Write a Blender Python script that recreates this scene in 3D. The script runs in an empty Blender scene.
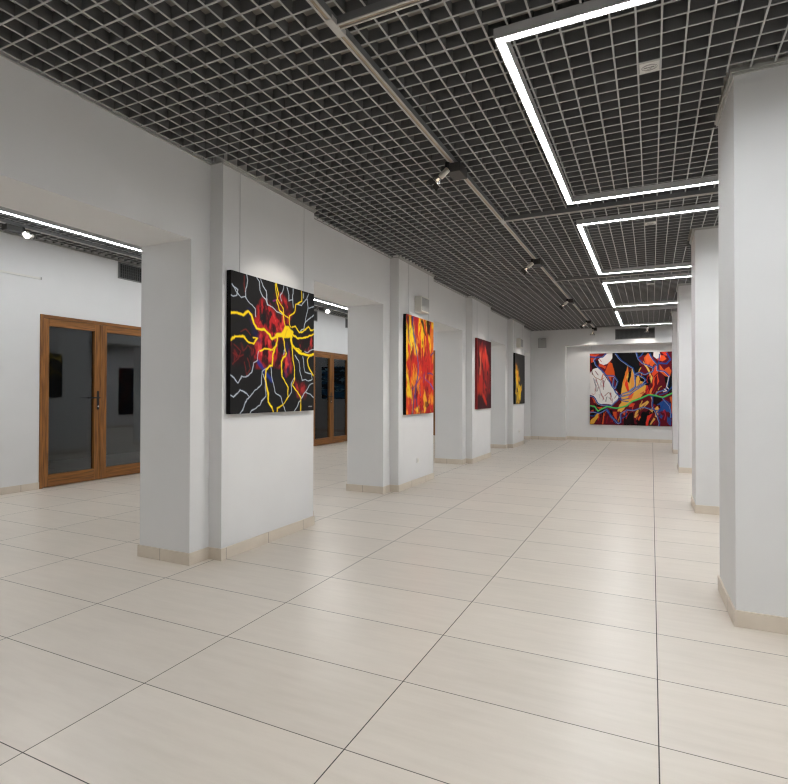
import bpy, math, random
import numpy as np
from mathutils import Matrix, Vector

SC = bpy.context.scene
COL = SC.collection
BAY = 3.77                 # structural bay of the hall along Y

# ------------------------------------------------------------------ helpers
def lin(*c):
    out = []
    for v in c:
        v = v / 255.0
        out.append(v / 12.92 if v <= 0.04045 else ((v + 0.055) / 1.055) ** 2.4)
    return tuple(out)

def new_mat(name):
    m = bpy.data.materials.new(name)
    m.use_nodes = True
    nt = m.node_tree
    bs = nt.nodes['Principled BSDF']
    return m, nt, bs

def simple(name, col, rough=0.5, metal=0.0, spec=0.5, noise=0.0, scale=30.0, bump=0.0, bscale=200.0):
    m, nt, bs = new_mat(name)
    bs.inputs['Roughness'].default_value = rough
    bs.inputs['Metallic'].default_value = metal
    bs.inputs['Specular IOR Level'].default_value = spec
    tc = nt.nodes.new('ShaderNodeTexCoord')
    nz = nt.nodes.new('ShaderNodeTexNoise')
    nz.inputs['Scale'].default_value = scale
    nz.inputs['Detail'].default_value = 4
    nt.links.new(tc.outputs['Object'], nz.inputs['Vector'])
    mp = nt.nodes.new('ShaderNodeMapRange')
    mp.inputs[1].default_value = 0.3
    mp.inputs[2].default_value = 0.7
    mp.inputs[3].default_value = 1.0 - noise
    mp.inputs[4].default_value = 1.0 + noise
    nt.links.new(nz.outputs['Fac'], mp.inputs[0])
    vm = nt.nodes.new('ShaderNodeVectorMath')
    vm.operation = 'SCALE'
    vm.inputs[0].default_value = col[:3]
    nt.links.new(mp.outputs[0], vm.inputs['Scale'])
    nt.links.new(vm.outputs[0], bs.inputs['Base Color'])
    if bump:
        n2 = nt.nodes.new('ShaderNodeTexNoise')
        n2.inputs['Scale'].default_value = bscale
        n2.inputs['Detail'].default_value = 3
        nt.links.new(tc.outputs['Object'], n2.inputs['Vector'])
        bp = nt.nodes.new('ShaderNodeBump')
        bp.inputs['Strength'].default_value = bump
        bp.inputs['Distance'].default_value = 0.002
        nt.links.new(n2.outputs['Fac'], bp.inputs['Height'])
        nt.links.new(bp.outputs[0], bs.inputs['Normal'])
    return m

def emit(name, col, strength):
    m = bpy.data.materials.new(name)
    m.use_nodes = True
    nt = m.node_tree
    nt.nodes.clear()
    o = nt.nodes.new('ShaderNodeOutputMaterial')
    e = nt.nodes.new('ShaderNodeEmission')
    e.inputs[0].default_value = (*col, 1)
    e.inputs[1].default_value = strength
    nt.links.new(e.outputs[0], o.inputs[0])
    return m

def math_node(nt, op, a, b=None):
    n = nt.nodes.new('ShaderNodeMath')
    n.operation = op
    for i, v in enumerate((a, b)):
        if v is None:
            continue
        if isinstance(v, (int, float)):
            n.inputs[i].default_value = v
        else:
            nt.links.new(v, n.inputs[i])
    return n.outputs[0]

def mix_col(nt, fac, a, b):
    n = nt.nodes.new('ShaderNodeMix')
    n.data_type = 'RGBA'
    for idx, v in ((0, fac), (6, a), (7, b)):
        if isinstance(v, (int, float)):
            n.inputs[idx].default_value = v
        elif isinstance(v, tuple):
            n.inputs[idx].default_value = (*v[:3], 1)
        else:
            nt.links.new(v, n.inputs[idx])
    return n.outputs[2]

class MB:
    """collects boxes, tubes and quads and links them as ONE mesh object"""
    def __init__(self):
        self.v, self.f, self.m, self.s = [], [], [], []
    def box(self, x0, x1, y0, y1, z0, z1, mi=0, mat=None):
        b = len(self.v)
        pts = [(x0, y0, z0), (x1, y0, z0), (x1, y1, z0), (x0, y1, z0), (x0, y0, z1), (x1, y0, z1), (x1, y1, z1), (x0, y1, z1)]
        if mat is not None:
            pts = [tuple(mat @ Vector(p)) for p in pts]
        self.v += pts
        for q in ((0, 3, 2, 1), (4, 5, 6, 7), (0, 1, 5, 4), (1, 2, 6, 5), (2, 3, 7, 6), (3, 0, 4, 7)):
            self.f.append(tuple(b + i for i in q)); self.m.append(mi); self.s.append(False)
        return self
    def revolve(self, p0, p1, prof, n=24, mi=0, cap0=True, cap1=True):
        """profile [(t along axis in metres, radius)] turned about the axis p0->p1"""
        p0, p1 = Vector(p0), Vector(p1)
        ax = (p1 - p0).normalized()
        h = Vector((0, 0, 1)) if abs(ax.z) < 0.9 else Vector((1, 0, 0))
        u = ax.cross(h).normalized(); w = ax.cross(u)
        b = len(self.v)
        for t, r in prof:
            for i in range(n):
                a = 2 * math.pi * i / n
                self.v.append(tuple(p0 + ax * t + (u * math.cos(a) + w * math.sin(a)) * r))
        for k in range(len(prof) - 1):
            for i in range(n):
                j = (i + 1) % n
                self.f.append((b + k * n + i, b + k * n + j, b + (k + 1) * n + j, b + (k + 1) * n + i)); self.m.append(mi); self.s.append(True)
        if cap0:
            self.f.append(tuple(b + i for i in range(n))[::-1]); self.m.append(mi); self.s.append(False)
        if cap1:
            e = b + (len(prof) - 1) * n
            self.f.append(tuple(e + i for i in range(n))); self.m.append(mi); self.s.append(False)
        return self
    def cyl(self, p0, p1, r0, r1=None, n=20, mi=0):
        L = (Vector(p1) - Vector(p0)).length
        return self.revolve(p0, p1, [(0, r0), (L, r0 if r1 is None else r1)], n, mi)
    def build(self, name, mats, parent=None, bevel=0.0, segs=2):
        me = bpy.data.meshes.new(name)
        me.from_pydata(self.v, [], self.f)
        if not isinstance(mats, (list, tuple)):
            mats = [mats]
        for m in mats:
            me.materials.append(m)
        me.polygons.foreach_set('material_index', self.m)
        me.polygons.foreach_set('use_smooth', self.s)
        me.update()
        import bmesh
        bm = bmesh.new(); bm.from_mesh(me)
        bmesh.ops.recalc_face_normals(bm, faces=bm.faces)
        bm.to_mesh(me); bm.free()
        o = bpy.data.objects.new(name, me)
        COL.objects.link(o)
        if parent is not None:
            o.parent = parent
        if bevel:
            md = o.modifiers.new('Bevel', 'BEVEL')
            md.width = bevel; md.segments = segs; md.limit_method = 'ANGLE'
        return o

def tag(o, label=None, cat=None, group=None, kind=None):
    if label: o['label'] = label
    if cat: o['category'] = cat
    if group: o['group'] = group
    if kind: o['kind'] = kind
    return o

def empty(name, loc, label, cat, group=None, kind=None):
    o = bpy.data.objects.new(name, None)
    o.empty_display_size = 0.1
    o.location = loc
    COL.objects.link(o)
    return tag(o, label, cat, group, kind)

def struct(o, label, cat):
    return tag(o, label, cat, None, 'structure')

# ------------------------------------------------------------------ materials
M = {}
M['wall'] = simple('white_plaster', (0.72, 0.72, 0.72), 0.85, spec=0.2, noise=0.012, scale=3.0, bump=0.15, bscale=160)
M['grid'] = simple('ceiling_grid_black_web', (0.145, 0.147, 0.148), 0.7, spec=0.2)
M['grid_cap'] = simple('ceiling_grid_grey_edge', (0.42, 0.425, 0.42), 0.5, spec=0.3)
M['slab'] = simple('dark_plenum_paint', (0.30, 0.28, 0.25), 0.9, spec=0.1, noise=0.25, scale=2.0)
M['rail'] = simple('satin_aluminium', (0.45, 0.45, 0.43), 0.45, metal=0.3)
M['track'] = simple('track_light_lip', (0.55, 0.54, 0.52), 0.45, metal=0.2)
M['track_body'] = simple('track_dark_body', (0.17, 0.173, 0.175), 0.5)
M['copper'] = simple('track_conductor', (0.46, 0.38, 0.29), 0.45, metal=0.3)
M['housing'] = simple('light_housing_grey', (0.52, 0.52, 0.52), 0.5, metal=0.1)
M['black'] = simple('black_plastic', (0.012, 0.012, 0.012), 0.45)
M['boxgrey'] = simple('dark_fixture_paint', (0.045, 0.043, 0.04), 0.5)
M['silver'] = simple('brushed_silver', (0.65, 0.63, 0.58), 0.3, metal=0.85)
M['white_plastic'] = simple('white_plastic', (0.72, 0.71, 0.67), 0.45)
M['cream_plastic'] = simple('cream_plastic', (0.66, 0.64, 0.58), 0.45)
M['grey_cloth'] = simple('speaker_grille', (0.40, 0.40, 0.39), 0.7, noise=0.05, scale=400)
M['speaker_grey'] = simple('grey_speaker_cabinet', (0.36, 0.36, 0.355), 0.5)
M['sign_grey'] = simple('emblem_grey', (0.16, 0.155, 0.15), 0.6)
M['plate'] = simple('plate_off_white', (0.62, 0.61, 0.58), 0.5)
M['vent_dark'] = simple('vent_shadow_box', (0.02, 0.02, 0.02), 0.8)
M['vent_slat'] = simple('vent_slat_grey', (0.34, 0.34, 0.33), 0.5, metal=0.2)
M['vent_slat_dark'] = simple('vent_slat_dark', (0.12, 0.12, 0.118), 0.5)
M['unlit'] = simple('unlit_diffuser', (0.55, 0.55, 0.55), 0.5)
M['vent_frame'] = simple('vent_frame_grey', (0.24, 0.24, 0.235), 0.5, metal=0.2)
M['wire'] = simple('steel_wire', (0.35, 0.35, 0.36), 0.4, metal=0.6)
M['canvas_black'] = simple('canvas_edge_black', (0.008, 0.008, 0.008), 0.8, spec=0.1)
M['canvas_white'] = simple('canvas_edge_raw', (0.35, 0.33, 0.31), 0.8)
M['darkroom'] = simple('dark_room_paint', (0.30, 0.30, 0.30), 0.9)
M['led'] = emit('led_diffuser_glow', (0.95, 0.98, 1.0), 43.0)
M['led_gallery'] = emit('gallery_led_glow', (0.95, 0.98, 1.0), 33.0)
M['bulb'] = emit('halogen_bulb_glow', (1.0, 0.80, 0.60), 1.2)
M['bulb_hot'] = emit('halogen_bulb_glow_facing', (1.0, 0.95, 0.88), 90.0)

def glass_mat():
    m = bpy.data.materials.new('door_glass'); m.use_nodes = True
    nt = m.node_tree; nt.nodes.clear()
    o = nt.nodes.new('ShaderNodeOutputMaterial')
    t = nt.nodes.new('ShaderNodeBsdfTransparent'); t.inputs[0].default_value = (0.72, 0.75, 0.76, 1)
    g = nt.nodes.new('ShaderNodeBsdfGlossy'); g.inputs[0].default_value = (0.95, 0.97, 1.0, 1); g.inputs['Roughness'].default_value = 0.0
    f = nt.nodes.new('ShaderNodeFresnel'); f.inputs['IOR'].default_value = 1.5
    mx = nt.nodes.new('ShaderNodeMixShader')
    nt.links.new(math_node(nt, 'MULTIPLY', f.outputs[0], 1.15), mx.inputs[0])
    nt.links.new(t.outputs[0], mx.inputs[1]); nt.links.new(g.outputs[0], mx.inputs[2])
    nt.links.new(mx.outputs[0], o.inputs[0])
    return m
M['glass'] = glass_mat()

def lamp_glass():
    m, nt, bs = new_mat('clear_lamp_glass')
    bs.inputs['Transmission Weight'].default_value = 1.0
    bs.inputs['Roughness'].default_value = 0.05
    return m
M['lampglass'] = lamp_glass()

def wood(name, axis):
    m, nt, bs = new_mat(name)
    tc = nt.nodes.new('ShaderNodeTexCoord')
    mp = nt.nodes.new('ShaderNodeMapping')
    sc = [22.0, 22.0, 22.0]; sc[axis] = 1.3
    mp.inputs['Scale'].default_value = sc
    nt.links.new(tc.outputs['Object'], mp.inputs[0])
    nz = nt.nodes.new('ShaderNodeTexNoise')
    nz.inputs['Scale'].default_value = 1.6; nz.inputs['Detail'].default_value = 6; nz.inputs['Distortion'].default_value = 0.6
    nt.links.new(mp.outputs[0], nz.inputs['Vector'])
    rp = nt.nodes.new('ShaderNodeValToRGB')
    rp.color_ramp.elements[0].position = 0.30; rp.color_ramp.elements[0].color = (*lin(98, 60, 23), 1)
    rp.color_ramp.elements[1].position = 0.66; rp.color_ramp.elements[1].color = (*lin(156, 101, 43), 1)
    nt.links.new(nz.outputs['Fac'], rp.inputs[0])
    nt.links.new(rp.outputs[0], bs.inputs['Base Color'])
    bs.inputs['Roughness'].default_value = 0.42
    return m
M['wood_v'] = wood('golden_oak_upright', 2)
M['wood_y'] = wood('golden_oak_rail', 1)
M['wood_x'] = wood('golden_oak_rail_across', 0)

def floor_mat():
    m, nt, bs = new_mat('beige_porcelain_tiles')
    tc = nt.nodes.new('ShaderNodeTexCoord')
    sp = nt.nodes.new('ShaderNodeSeparateXYZ')
    nt.links.new(tc.outputs['Object'], sp.inputs[0])
    def seam(out, size, half):
        q = math_node(nt, 'DIVIDE', out, size)
        q = math_node(nt, 'ADD', q, 100.5)
        fr = math_node(nt, 'FRACT', q)
        d = math_node(nt, 'ABSOLUTE', math_node(nt, 'SUBTRACT', fr, 0.5))
        d = math_node(nt, 'MULTIPLY', d, size)
        return math_node(nt, 'LESS_THAN', d, half)
    sx = seam(sp.outputs[0], 1.2, 0.0028)
    sy = seam(sp.outputs[1], 0.6, 0.0023)
    s = math_node(nt, 'MAXIMUM', sx, sy)
    cx = math_node(nt, 'FLOOR', math_node(nt, 'DIVIDE', sp.outputs[0], 1.2))
    cy = math_node(nt, 'FLOOR', math_node(nt, 'DIVIDE', sp.outputs[1], 0.6))
    cb = nt.nodes.new('ShaderNodeCombineXYZ')
    nt.links.new(cx, cb.inputs[0]); nt.links.new(cy, cb.inputs[1])
    wn = nt.nodes.new('ShaderNodeTexWhiteNoise')
    nt.links.new(cb.outputs[0], wn.inputs['Vector'])
    # stone streaks run across the hall, shifted tile by tile
    mp = nt.nodes.new('ShaderNodeMapping'); mp.inputs['Scale'].default_value = (1.3, 10.0, 1.0)
    av = nt.nodes.new('ShaderNodeVectorMath'); av.operation = 'MULTIPLY_ADD'
    nt.links.new(wn.outputs['Color'], av.inputs[0]); av.inputs[1].default_value = (7, 7, 7)
    nt.links.new(tc.outputs['Object'], av.inputs[2])
    nt.links.new(av.outputs[0], mp.inputs[0])
    nz = nt.nodes.new('ShaderNodeTexNoise'); nz.inputs['Scale'].default_value = 1.8; nz.inputs['Detail'].default_value = 6; nz.inputs['Roughness'].default_value = 0.6
    nt.links.new(mp.outputs[0], nz.inputs['Vector'])
    n2 = nt.nodes.new('ShaderNodeTexNoise'); n2.inputs['Scale'].default_value = 2.2; n2.inputs['Detail'].default_value = 3
    nt.links.new(av.outputs[0], n2.inputs['Vector'])
    c = mix_col(nt, nz.outputs['Fac'], FLOOR_A, FLOOR_B)
    tone = math_node(nt, 'ADD', math_node(nt, 'MULTIPLY', wn.outputs['Value'], 0.05), math_node(nt, 'MULTIPLY', n2.outputs['Fac'], 0.10))
    tone = math_node(nt, 'ADD', tone, 0.93)
    vs = nt.nodes.new('ShaderNodeVectorMath'); vs.operation = 'SCALE'
    nt.links.new(c, vs.inputs[0]); nt.links.new(tone, vs.inputs['Scale'])
    jc = mix_col(nt, sx, JOINT_Y, JOINT_X)
    c = mix_col(nt, s, vs.outputs[0], jc)
    nt.links.new(c, bs.inputs['Base Color'])
    rr = math_node(nt, 'ADD', math_node(nt, 'MULTIPLY', nz.outputs['Fac'], 0.12), FLOOR_ROUGH)
    rr = math_node(nt, 'ADD', rr, math_node(nt, 'MULTIPLY', s, 0.4))
    nt.links.new(rr, bs.inputs['Roughness'])
    bs.inputs['Specular IOR Level'].default_value = 0.5
    return m
FLOOR_A = (0.60, 0.53, 0.452); FLOOR_B = (0.745, 0.675, 0.595)
JOINT_X = (0.06, 0.048, 0.04); JOINT_Y = (0.06, 0.045, 0.036)
FLOOR_ROUGH = 0.27
M['floor'] = floor_mat()

def base_mat():
    m, nt, bs = new_mat('beige_skirting_tiles')
    tc = nt.nodes.new('ShaderNodeTexCoord')
    ge = nt.nodes.new('ShaderNodeNewGeometry')
    sp = nt.nodes.new('ShaderNodeSeparateXYZ'); nt.links.new(tc.outputs['Object'], sp.inputs[0])
    sn = nt.nodes.new('ShaderNodeSeparateXYZ'); nt.links.new(ge.outputs['Normal'], sn.inputs[0])
    def seam(out, nrm, off=0.0):
        fr = math_node(nt, 'FRACT', math_node(nt, 'ADD', math_node(nt, 'DIVIDE', out, 0.6), 100.5 - off / 0.6))
        d = math_node(nt, 'MULTIPLY', math_node(nt, 'ABSOLUTE', math_node(nt, 'SUBTRACT', fr, 0.5)), 0.6)
        return math_node(nt, 'MULTIPLY', math_node(nt, 'LESS_THAN', d, 0.0022), math_node(nt, 'GREATER_THAN', math_node(nt, 'ABSOLUTE', nrm), 0.7))
    s = math_node(nt, 'MAXIMUM', seam(sp.outputs[1], sn.outputs[0]), seam(sp.outputs[0], sn.outputs[1], 0.18))
    nz = nt.nodes.new('ShaderNodeTexNoise'); nz.inputs['Scale'].default_value = 5; nz.inputs['Detail'].default_value = 5
    nt.links.new(tc.outputs['Object'], nz.inputs['Vector'])
    c = mix_col(nt, nz.outputs['Fac'], (0.58, 0.505, 0.42), (0.72, 0.645, 0.55))
    c = mix_col(nt, s, c, (0.16, 0.12, 0.09))
    nt.links.new(c, bs.inputs['Base Color'])
    bs.inputs['Roughness'].default_value = 0.4
    return m
M['base'] = base_mat()

def paint_mat():
    m, nt, bs = new_mat('acrylic_paint_on_canvas')
    at = nt.nodes.new('ShaderNodeAttribute'); at.attribute_name = 'pigment'
    nt.links.new(at.outputs['Color'], bs.inputs['Base Color'])
    bs.inputs['Roughness'].default_value = 0.6
    bs.inputs['Specular IOR Level'].default_value = 0.15
    tc = nt.nodes.new('ShaderNodeTexCoord')
    nz = nt.nodes.new('ShaderNodeTexNoise'); nz.inputs['Scale'].default_value = 60; nz.inputs['Detail'].default_value = 4
    nt.links.new(tc.outputs['Object'], nz.inputs['Vector'])
    bp = nt.nodes.new('ShaderNodeBump'); bp.inputs['Strength'].default_value = 0.25; bp.inputs['Distance'].default_value = 0.003
    nt.links.new(nz.outputs['Fac'], bp.inputs['Height']); nt.links.new(bp.outputs[0], bs.inputs['Normal'])
    return m
M['paint'] = paint_mat()

SPOT_W = 62.0
EXPOSURE = 0.42

# ------------------------------------------------------------------ the room
ZG, ZL = 3.60, 3.90              # underside of the ceiling grid: hall, side gallery
Y0, Y1 = -4.6, 15.70             # back of the hall, end wall
XR = 7.20                        # right wall
XW = -0.075                      # hall face of the arcade
XB = -0.695                      # gallery face of the arcade
XL = -5.09                       # far wall of the side gallery
YN = 16.15                       # back of the end-wall niche

fl = MB().box(-9.0, XR + 0.2, Y0 - 0.2, YN + 0.3, -0.1, 0.0).build('floor', M['floor'])
struct(fl, 'beige porcelain tile floor with thin brown joints', 'floor')
sl = MB().box(XB - 0.0, XR + 0.2, Y0 - 0.2, YN + 0.3, 4.35, 4.5).box(-9.0, XB, Y0 - 0.2, YN + 0.3, 4.45, 4.6).build('ceiling', M['slab'])
struct(sl, 'dark slab above the open ceiling grid', 'ceiling')

# arcade between the hall and the side gallery: piers and lintels
ar = MB()
for k in range(-2, 4):
    a, b = 0.922 + BAY * k, 2.818 + BAY * k
    if b < Y0: continue
    ar.box(XB, XW, max(a, Y0), b, 0, 2.86)
ar.box(XB, XW, 15.52, Y1, 0, 2.86)
ar.box(XB, XW, Y0, Y1, 2.86, 4.35)
wl = ar.build('wall_left', M['wall'])
struct(wl, 'white arcade wall with wide square openings to the side gallery', 'wall')
bb = MB()
e = 0.013
for k in range(-1, 4):
    a, b = 0.922 + BAY * k, 2.818 + BAY * k
    pa, pb = 1.148 + BAY * k, 2.613 + BAY * k
    bb.box(XB - e, XW + e, a - e, a, 0, 0.105)
    bb.box(XB - e, XW + e, b, b + e, 0, 0.105)
    bb.box(XW, XW + e, a, pa, 0, 0.105).box(XW, XW + e, pb, b, 0, 0.105)
    bb.box(XB - e, XB, a, b, 0, 0.105)
bb.box(XW, XW + e, 15.52, Y1 - e, 0, 0.105).box(XB - e, XW + e, 15.52 - e, 15.52, 0, 0.105)
struct(bb.build('baseboard_left', M['base']), 'beige tile skirting round the arcade piers', 'baseboard')

ordinal = ['', 'nearest', 'second', 'third', 'farthest']
what = {-1: 'blank pilaster behind the camera on the arcade wall', 0: 'white pilaster carrying the black painting with yellow lightning',
        1: 'white pilaster carrying the red and yellow flame painting', 2: 'white pilaster carrying the dark red painting',
        3: 'white pilaster carrying the black painting with a yellow flame'}
def pillar(name, x0, x1, y0, y1, label, cat, faces, top=3.609, inset=0.0):
    o = MB().box(x0, x1, y0, y1, 0, top).box(x0 + inset, x1 - 0.06, y0 + 0.06, y1 - 0.06, top, 4.35).build(name, M['wall'])
    struct(o, label, cat)
    b = MB()
    if 'n' in faces: b.box(x0 - (e if 'w' in faces else 0), x1 + e, y0 - e, y0, 0, 0.105)
    if 'f' in faces: b.box(x0 - (e if 'w' in faces else 0), x1 + e, y1, y1 + e, 0, 0.105)
    if 'e' in faces: b.box(x1, x1 + e, y0, y1, 0, 0.105)
    if 'w' in faces: b.box(x0 - e, x0, y0, y1, 0, 0.105)
    b.build('baseboard', M['base'], o)
    return o
for k in range(-1, 4):
    o = pillar('pilaster', XW, 0.075, 1.148 + BAY * k, 2.613 + BAY * k, what[k], 'pilaster', 'nfe')
    r = MB()
    ya, yb = 1.148 + BAY * k, 2.613 + BAY * k
    r.box(0.075, 0.085, ya - 0.010, yb + 0.010, 3.578, 3.594).box(0.075, 0.092, ya - 0.010, yb + 0.010, 3.594, 3.606).box(0.075, 0.117, ya - 0.028, yb + 0.028, 3.606, 3.609)
    r.box(XW, 0.075, ya - 0.010, ya, 3.596, 3.608)
    r.build('picture_rail', M['rail'], o)
which = {-1: 'square white column beside the camera', 0: 'big square white column nearest the camera on the right',
         1: 'second square white column from the camera', 2: 'third square white column from the camera', 3: 'farthest square white column, by the end wall'}
for k in range(-1, 4):
    xa = {1: 4.078, 2: 4.052}.get(k, 4.066); xb = 4.745
    ya = {1: 5.262, 2: 9.15}.get(k, 1.553 + BAY * k); yb = ya + 0.715
    o = pillar('column', xa, xb, ya, yb, which[k], 'column', 'nfew', 3.634, 0.06)
    r = MB()
    for (d, z0, z1) in ((0.012, 3.592, 3.608), (0.022, 3.608, 3.632)):
        r.box(xa - d, xb + d, ya - d, ya, z0, z1).box(xa - d, xb + d, yb, yb + d, z0, z1)
        r.box(xa - d, xa, ya, yb, z0, z1).box(xb, xb + d, ya, yb, z0, z1)
    r = r.build('picture_rail', M['rail'], o)
    if k == 0:                      # the nearest column is not quite square in plan
        for ob in (o, r, [c for c in o.children if c.name.startswith('baseboard')][0]):
            for v in ob.data.vertices:
                if v.co.x < xa + 0.2 and v.co.y > (ya + yb) / 2: v.co.x -= 0.020

# outer walls
NX0, NX1, NZ = 1.02, 4.90, 3.08
w = MB()
w.box(XB, NX0, Y1, Y1 + 0.75, 0, 4.35).box(NX1, XR, Y1, Y1 + 0.75, 0, 4.35).box(NX0, NX1, Y1, Y1 + 0.75, NZ, 4.35)
w.box(NX0, NX1, YN, Y1 + 0.75, 0, NZ)
struct(w.build('wall_end', M['wall']), 'white end wall with a shallow niche', 'wall')
b = MB()
b.box(XW, NX0, Y1 - e, Y1, 0, 0.105).box(NX0, NX0 + e, Y1, YN - e, 0, 0.105).box(NX0, NX1, YN - e, YN, 0, 0.105).box(NX1, XR - e, Y1 - e, Y1, 0, 0.105)
struct(b.build('baseboard_end', M['base']), 'beige tile skirting along the end wall and its niche', 'baseboard')
struct(MB().box(XR, XR + 0.2, Y0, Y1, 0, 4.35).build('wall_right', M['wall']), 'white right wall beyond the columns', 'wall')
struct(MB().box(XR - e, XR, Y0, Y1 - e, 0, 0.105).build('baseboard_right', M['base']), 'beige tile skirting along the right wall', 'baseboard')
struct(MB().box(XL - 0.26, XR, Y0 - 0.2, Y0, 0, 4.45).build('wall_back', M['wall']), 'white wall behind the camera', 'wall')

# side gallery: far wall with two double doors, end wall with a third
D1, D2 = (2.67, 4.742, 2.745), (10.21, 12.28, 2.735)
w = MB()
ys = [Y0, D1[0], D1[1], D2[0], D2[1], Y1]
for i in range(0, 6, 2):
    w.box(XL - 0.26, XL, ys[i], ys[i + 1], 0, 4.45)
w.box(XL - 0.26, XL, D1[0], D1[1], D1[2], 4.45).box(XL - 0.26, XL, D2[0], D2[1], D2[2], 4.45)
struct(w.build('wall_gallery', M['wall']), 'white far wall of the side gallery with two wooden doors', 'wall')
b = MB()
for i in range(0, 6, 2):
    b.box(XL, XL + e, ys[i], ys[i + 1] - (0.02 if i == 4 else 0), 0, 0.105)
struct(b.build('baseboard_gallery', M['base']), 'beige tile skirting along the far gallery wall', 'baseboard')
D3 = (-4.95, -3.46, 3.08)
w = MB()
w.box(XL - 0.26, D3[0], Y1, Y1 + 0.26, 0, 4.45).box(D3[1], XB, Y1, Y1 + 0.26, 0, 4.45).box(D3[0], D3[1], Y1, Y1 + 0.26, D3[2], 4.45)
struct(w.build('wall_gallery_end', M['wall']), 'white end wall of the side gallery', 'wall')
struct(MB().box(D3[1], XB - e, Y1 - e, Y1, 0, 0.105).build('baseboard_gallery_end', M['base']), 'beige tile skirting along the gallery end wall', 'baseboard')
# unlit room behind the gallery doors
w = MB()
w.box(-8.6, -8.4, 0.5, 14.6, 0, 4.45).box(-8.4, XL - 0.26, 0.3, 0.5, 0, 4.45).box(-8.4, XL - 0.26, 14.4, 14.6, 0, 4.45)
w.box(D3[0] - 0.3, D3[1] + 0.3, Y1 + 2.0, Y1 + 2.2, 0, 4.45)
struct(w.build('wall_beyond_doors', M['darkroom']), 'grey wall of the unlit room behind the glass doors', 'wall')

# doors
def double_door(name, a, b, h, label, axis):
    """axis 'x': stands in a wall of constant X and opens along Y; axis 'y' the other way round"""
    if axis == 'x':
        T = Matrix.Translation((XL, 0, 0))
        def bx(mb, u0, u1, d0, d1, z0, z1, mi=0): mb.box(XL + d0, XL + d1, u0, u1, z0, z1, mi)
        hz = M['wood_y']
        root = empty(name, (0, 0, 0), label, 'door', None, 'structure')
        P = lambda u, d, z: (XL + d, u, z)
    else:
        def bx(mb, u0, u1, d0, d1, z0, z1, mi=0): mb.box(u0, u1, Y1 - d1, Y1 - d0, z0, z1, mi)
        hz = M['wood_x']
        root = empty(name, (0, 0, 0), label, 'door', None, 'structure')
        P = lambda u, d, z: (u, Y1 - d, z)
    fr = MB(); t = 0.055
    bx(fr, a, a + t, -0.10, 0.018, 0, h); bx(fr, b - t, b, -0.10, 0.018, 0, h)
    bx(fr, a + t, b - t, -0.10, 0.018, h - t, h, 1)
    fr.build('frame', [M['wood_v'], hz], root, 0.004)
    mid = (a + b) / 2
    for i, (u0, u1) in enumerate(((a + t + 0.003, mid - 0.002), (mid + 0.002, b - t - 0.003))):
        st0, st1 = (0.085, 0.112) if i == 0 else (0.112, 0.085)
        lf = MB(); z0, z1 = 0.012, h - t - 0.003
        gz0, gz1 = 0.205, h - 0.175
        bx(lf, u0, u0 + st0, -0.07, 0.008, z0, z1); bx(lf, u1 - st1, u1, -0.07, 0.008, z0, z1)
        bx(lf, u0 + st0, u1 - st1, -0.07, 0.008, z0, gz0, 1); bx(lf, u0 + st0, u1 - st1, -0.07, 0.008, gz1, z1, 1)
        if i == 0:
            bx(lf, u1 - 0.012, u1 + 0.016, 0.009, 0.016, z0, z1)      # lapping strip on the closing edge
        leaf = lf.build('leaf', [M['wood_v'], hz], root, 0.003)
        p = MB(); bx(p, u0 + st0 - 0.006, u1 - st1 + 0.006, -0.040, -0.034, gz0 - 0.006, gz1 + 0.006)
        p.build('pane', M['glass'], leaf)
        if i == 0:
            hd = MB(); c = u1 - 0.05
            bx(hd, c - 0.019, c + 0.019, 0.008, 0.020, 1.22, 1.54)
            hd.cyl(P(c, 0.02, 1.424), P(c, 0.062, 1.424), 0.011)
            bx(hd, c - 0.215, c + 0.012, 0.052, 0.068, 1.414, 1.436)
            hd.cyl(P(c, 0.02, 1.275), P(c, 0.026, 1.275), 0.013, None, 16, 1)
            tag(hd.build('handle', [M['black'], M['silver']], leaf, 0.003), 'black lever handle on a long black plate')
    return root
double_door('door_1', *D1, 'golden wood double door with glass panes, seen through the nearest arcade opening', 'x')
double_door('door_2', *D2, 'golden wood glass double door seen through the second arcade opening', 'x')
double_door('door_3', *D3, 'tall wooden door at the far end of the side gallery', 'y')

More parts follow.
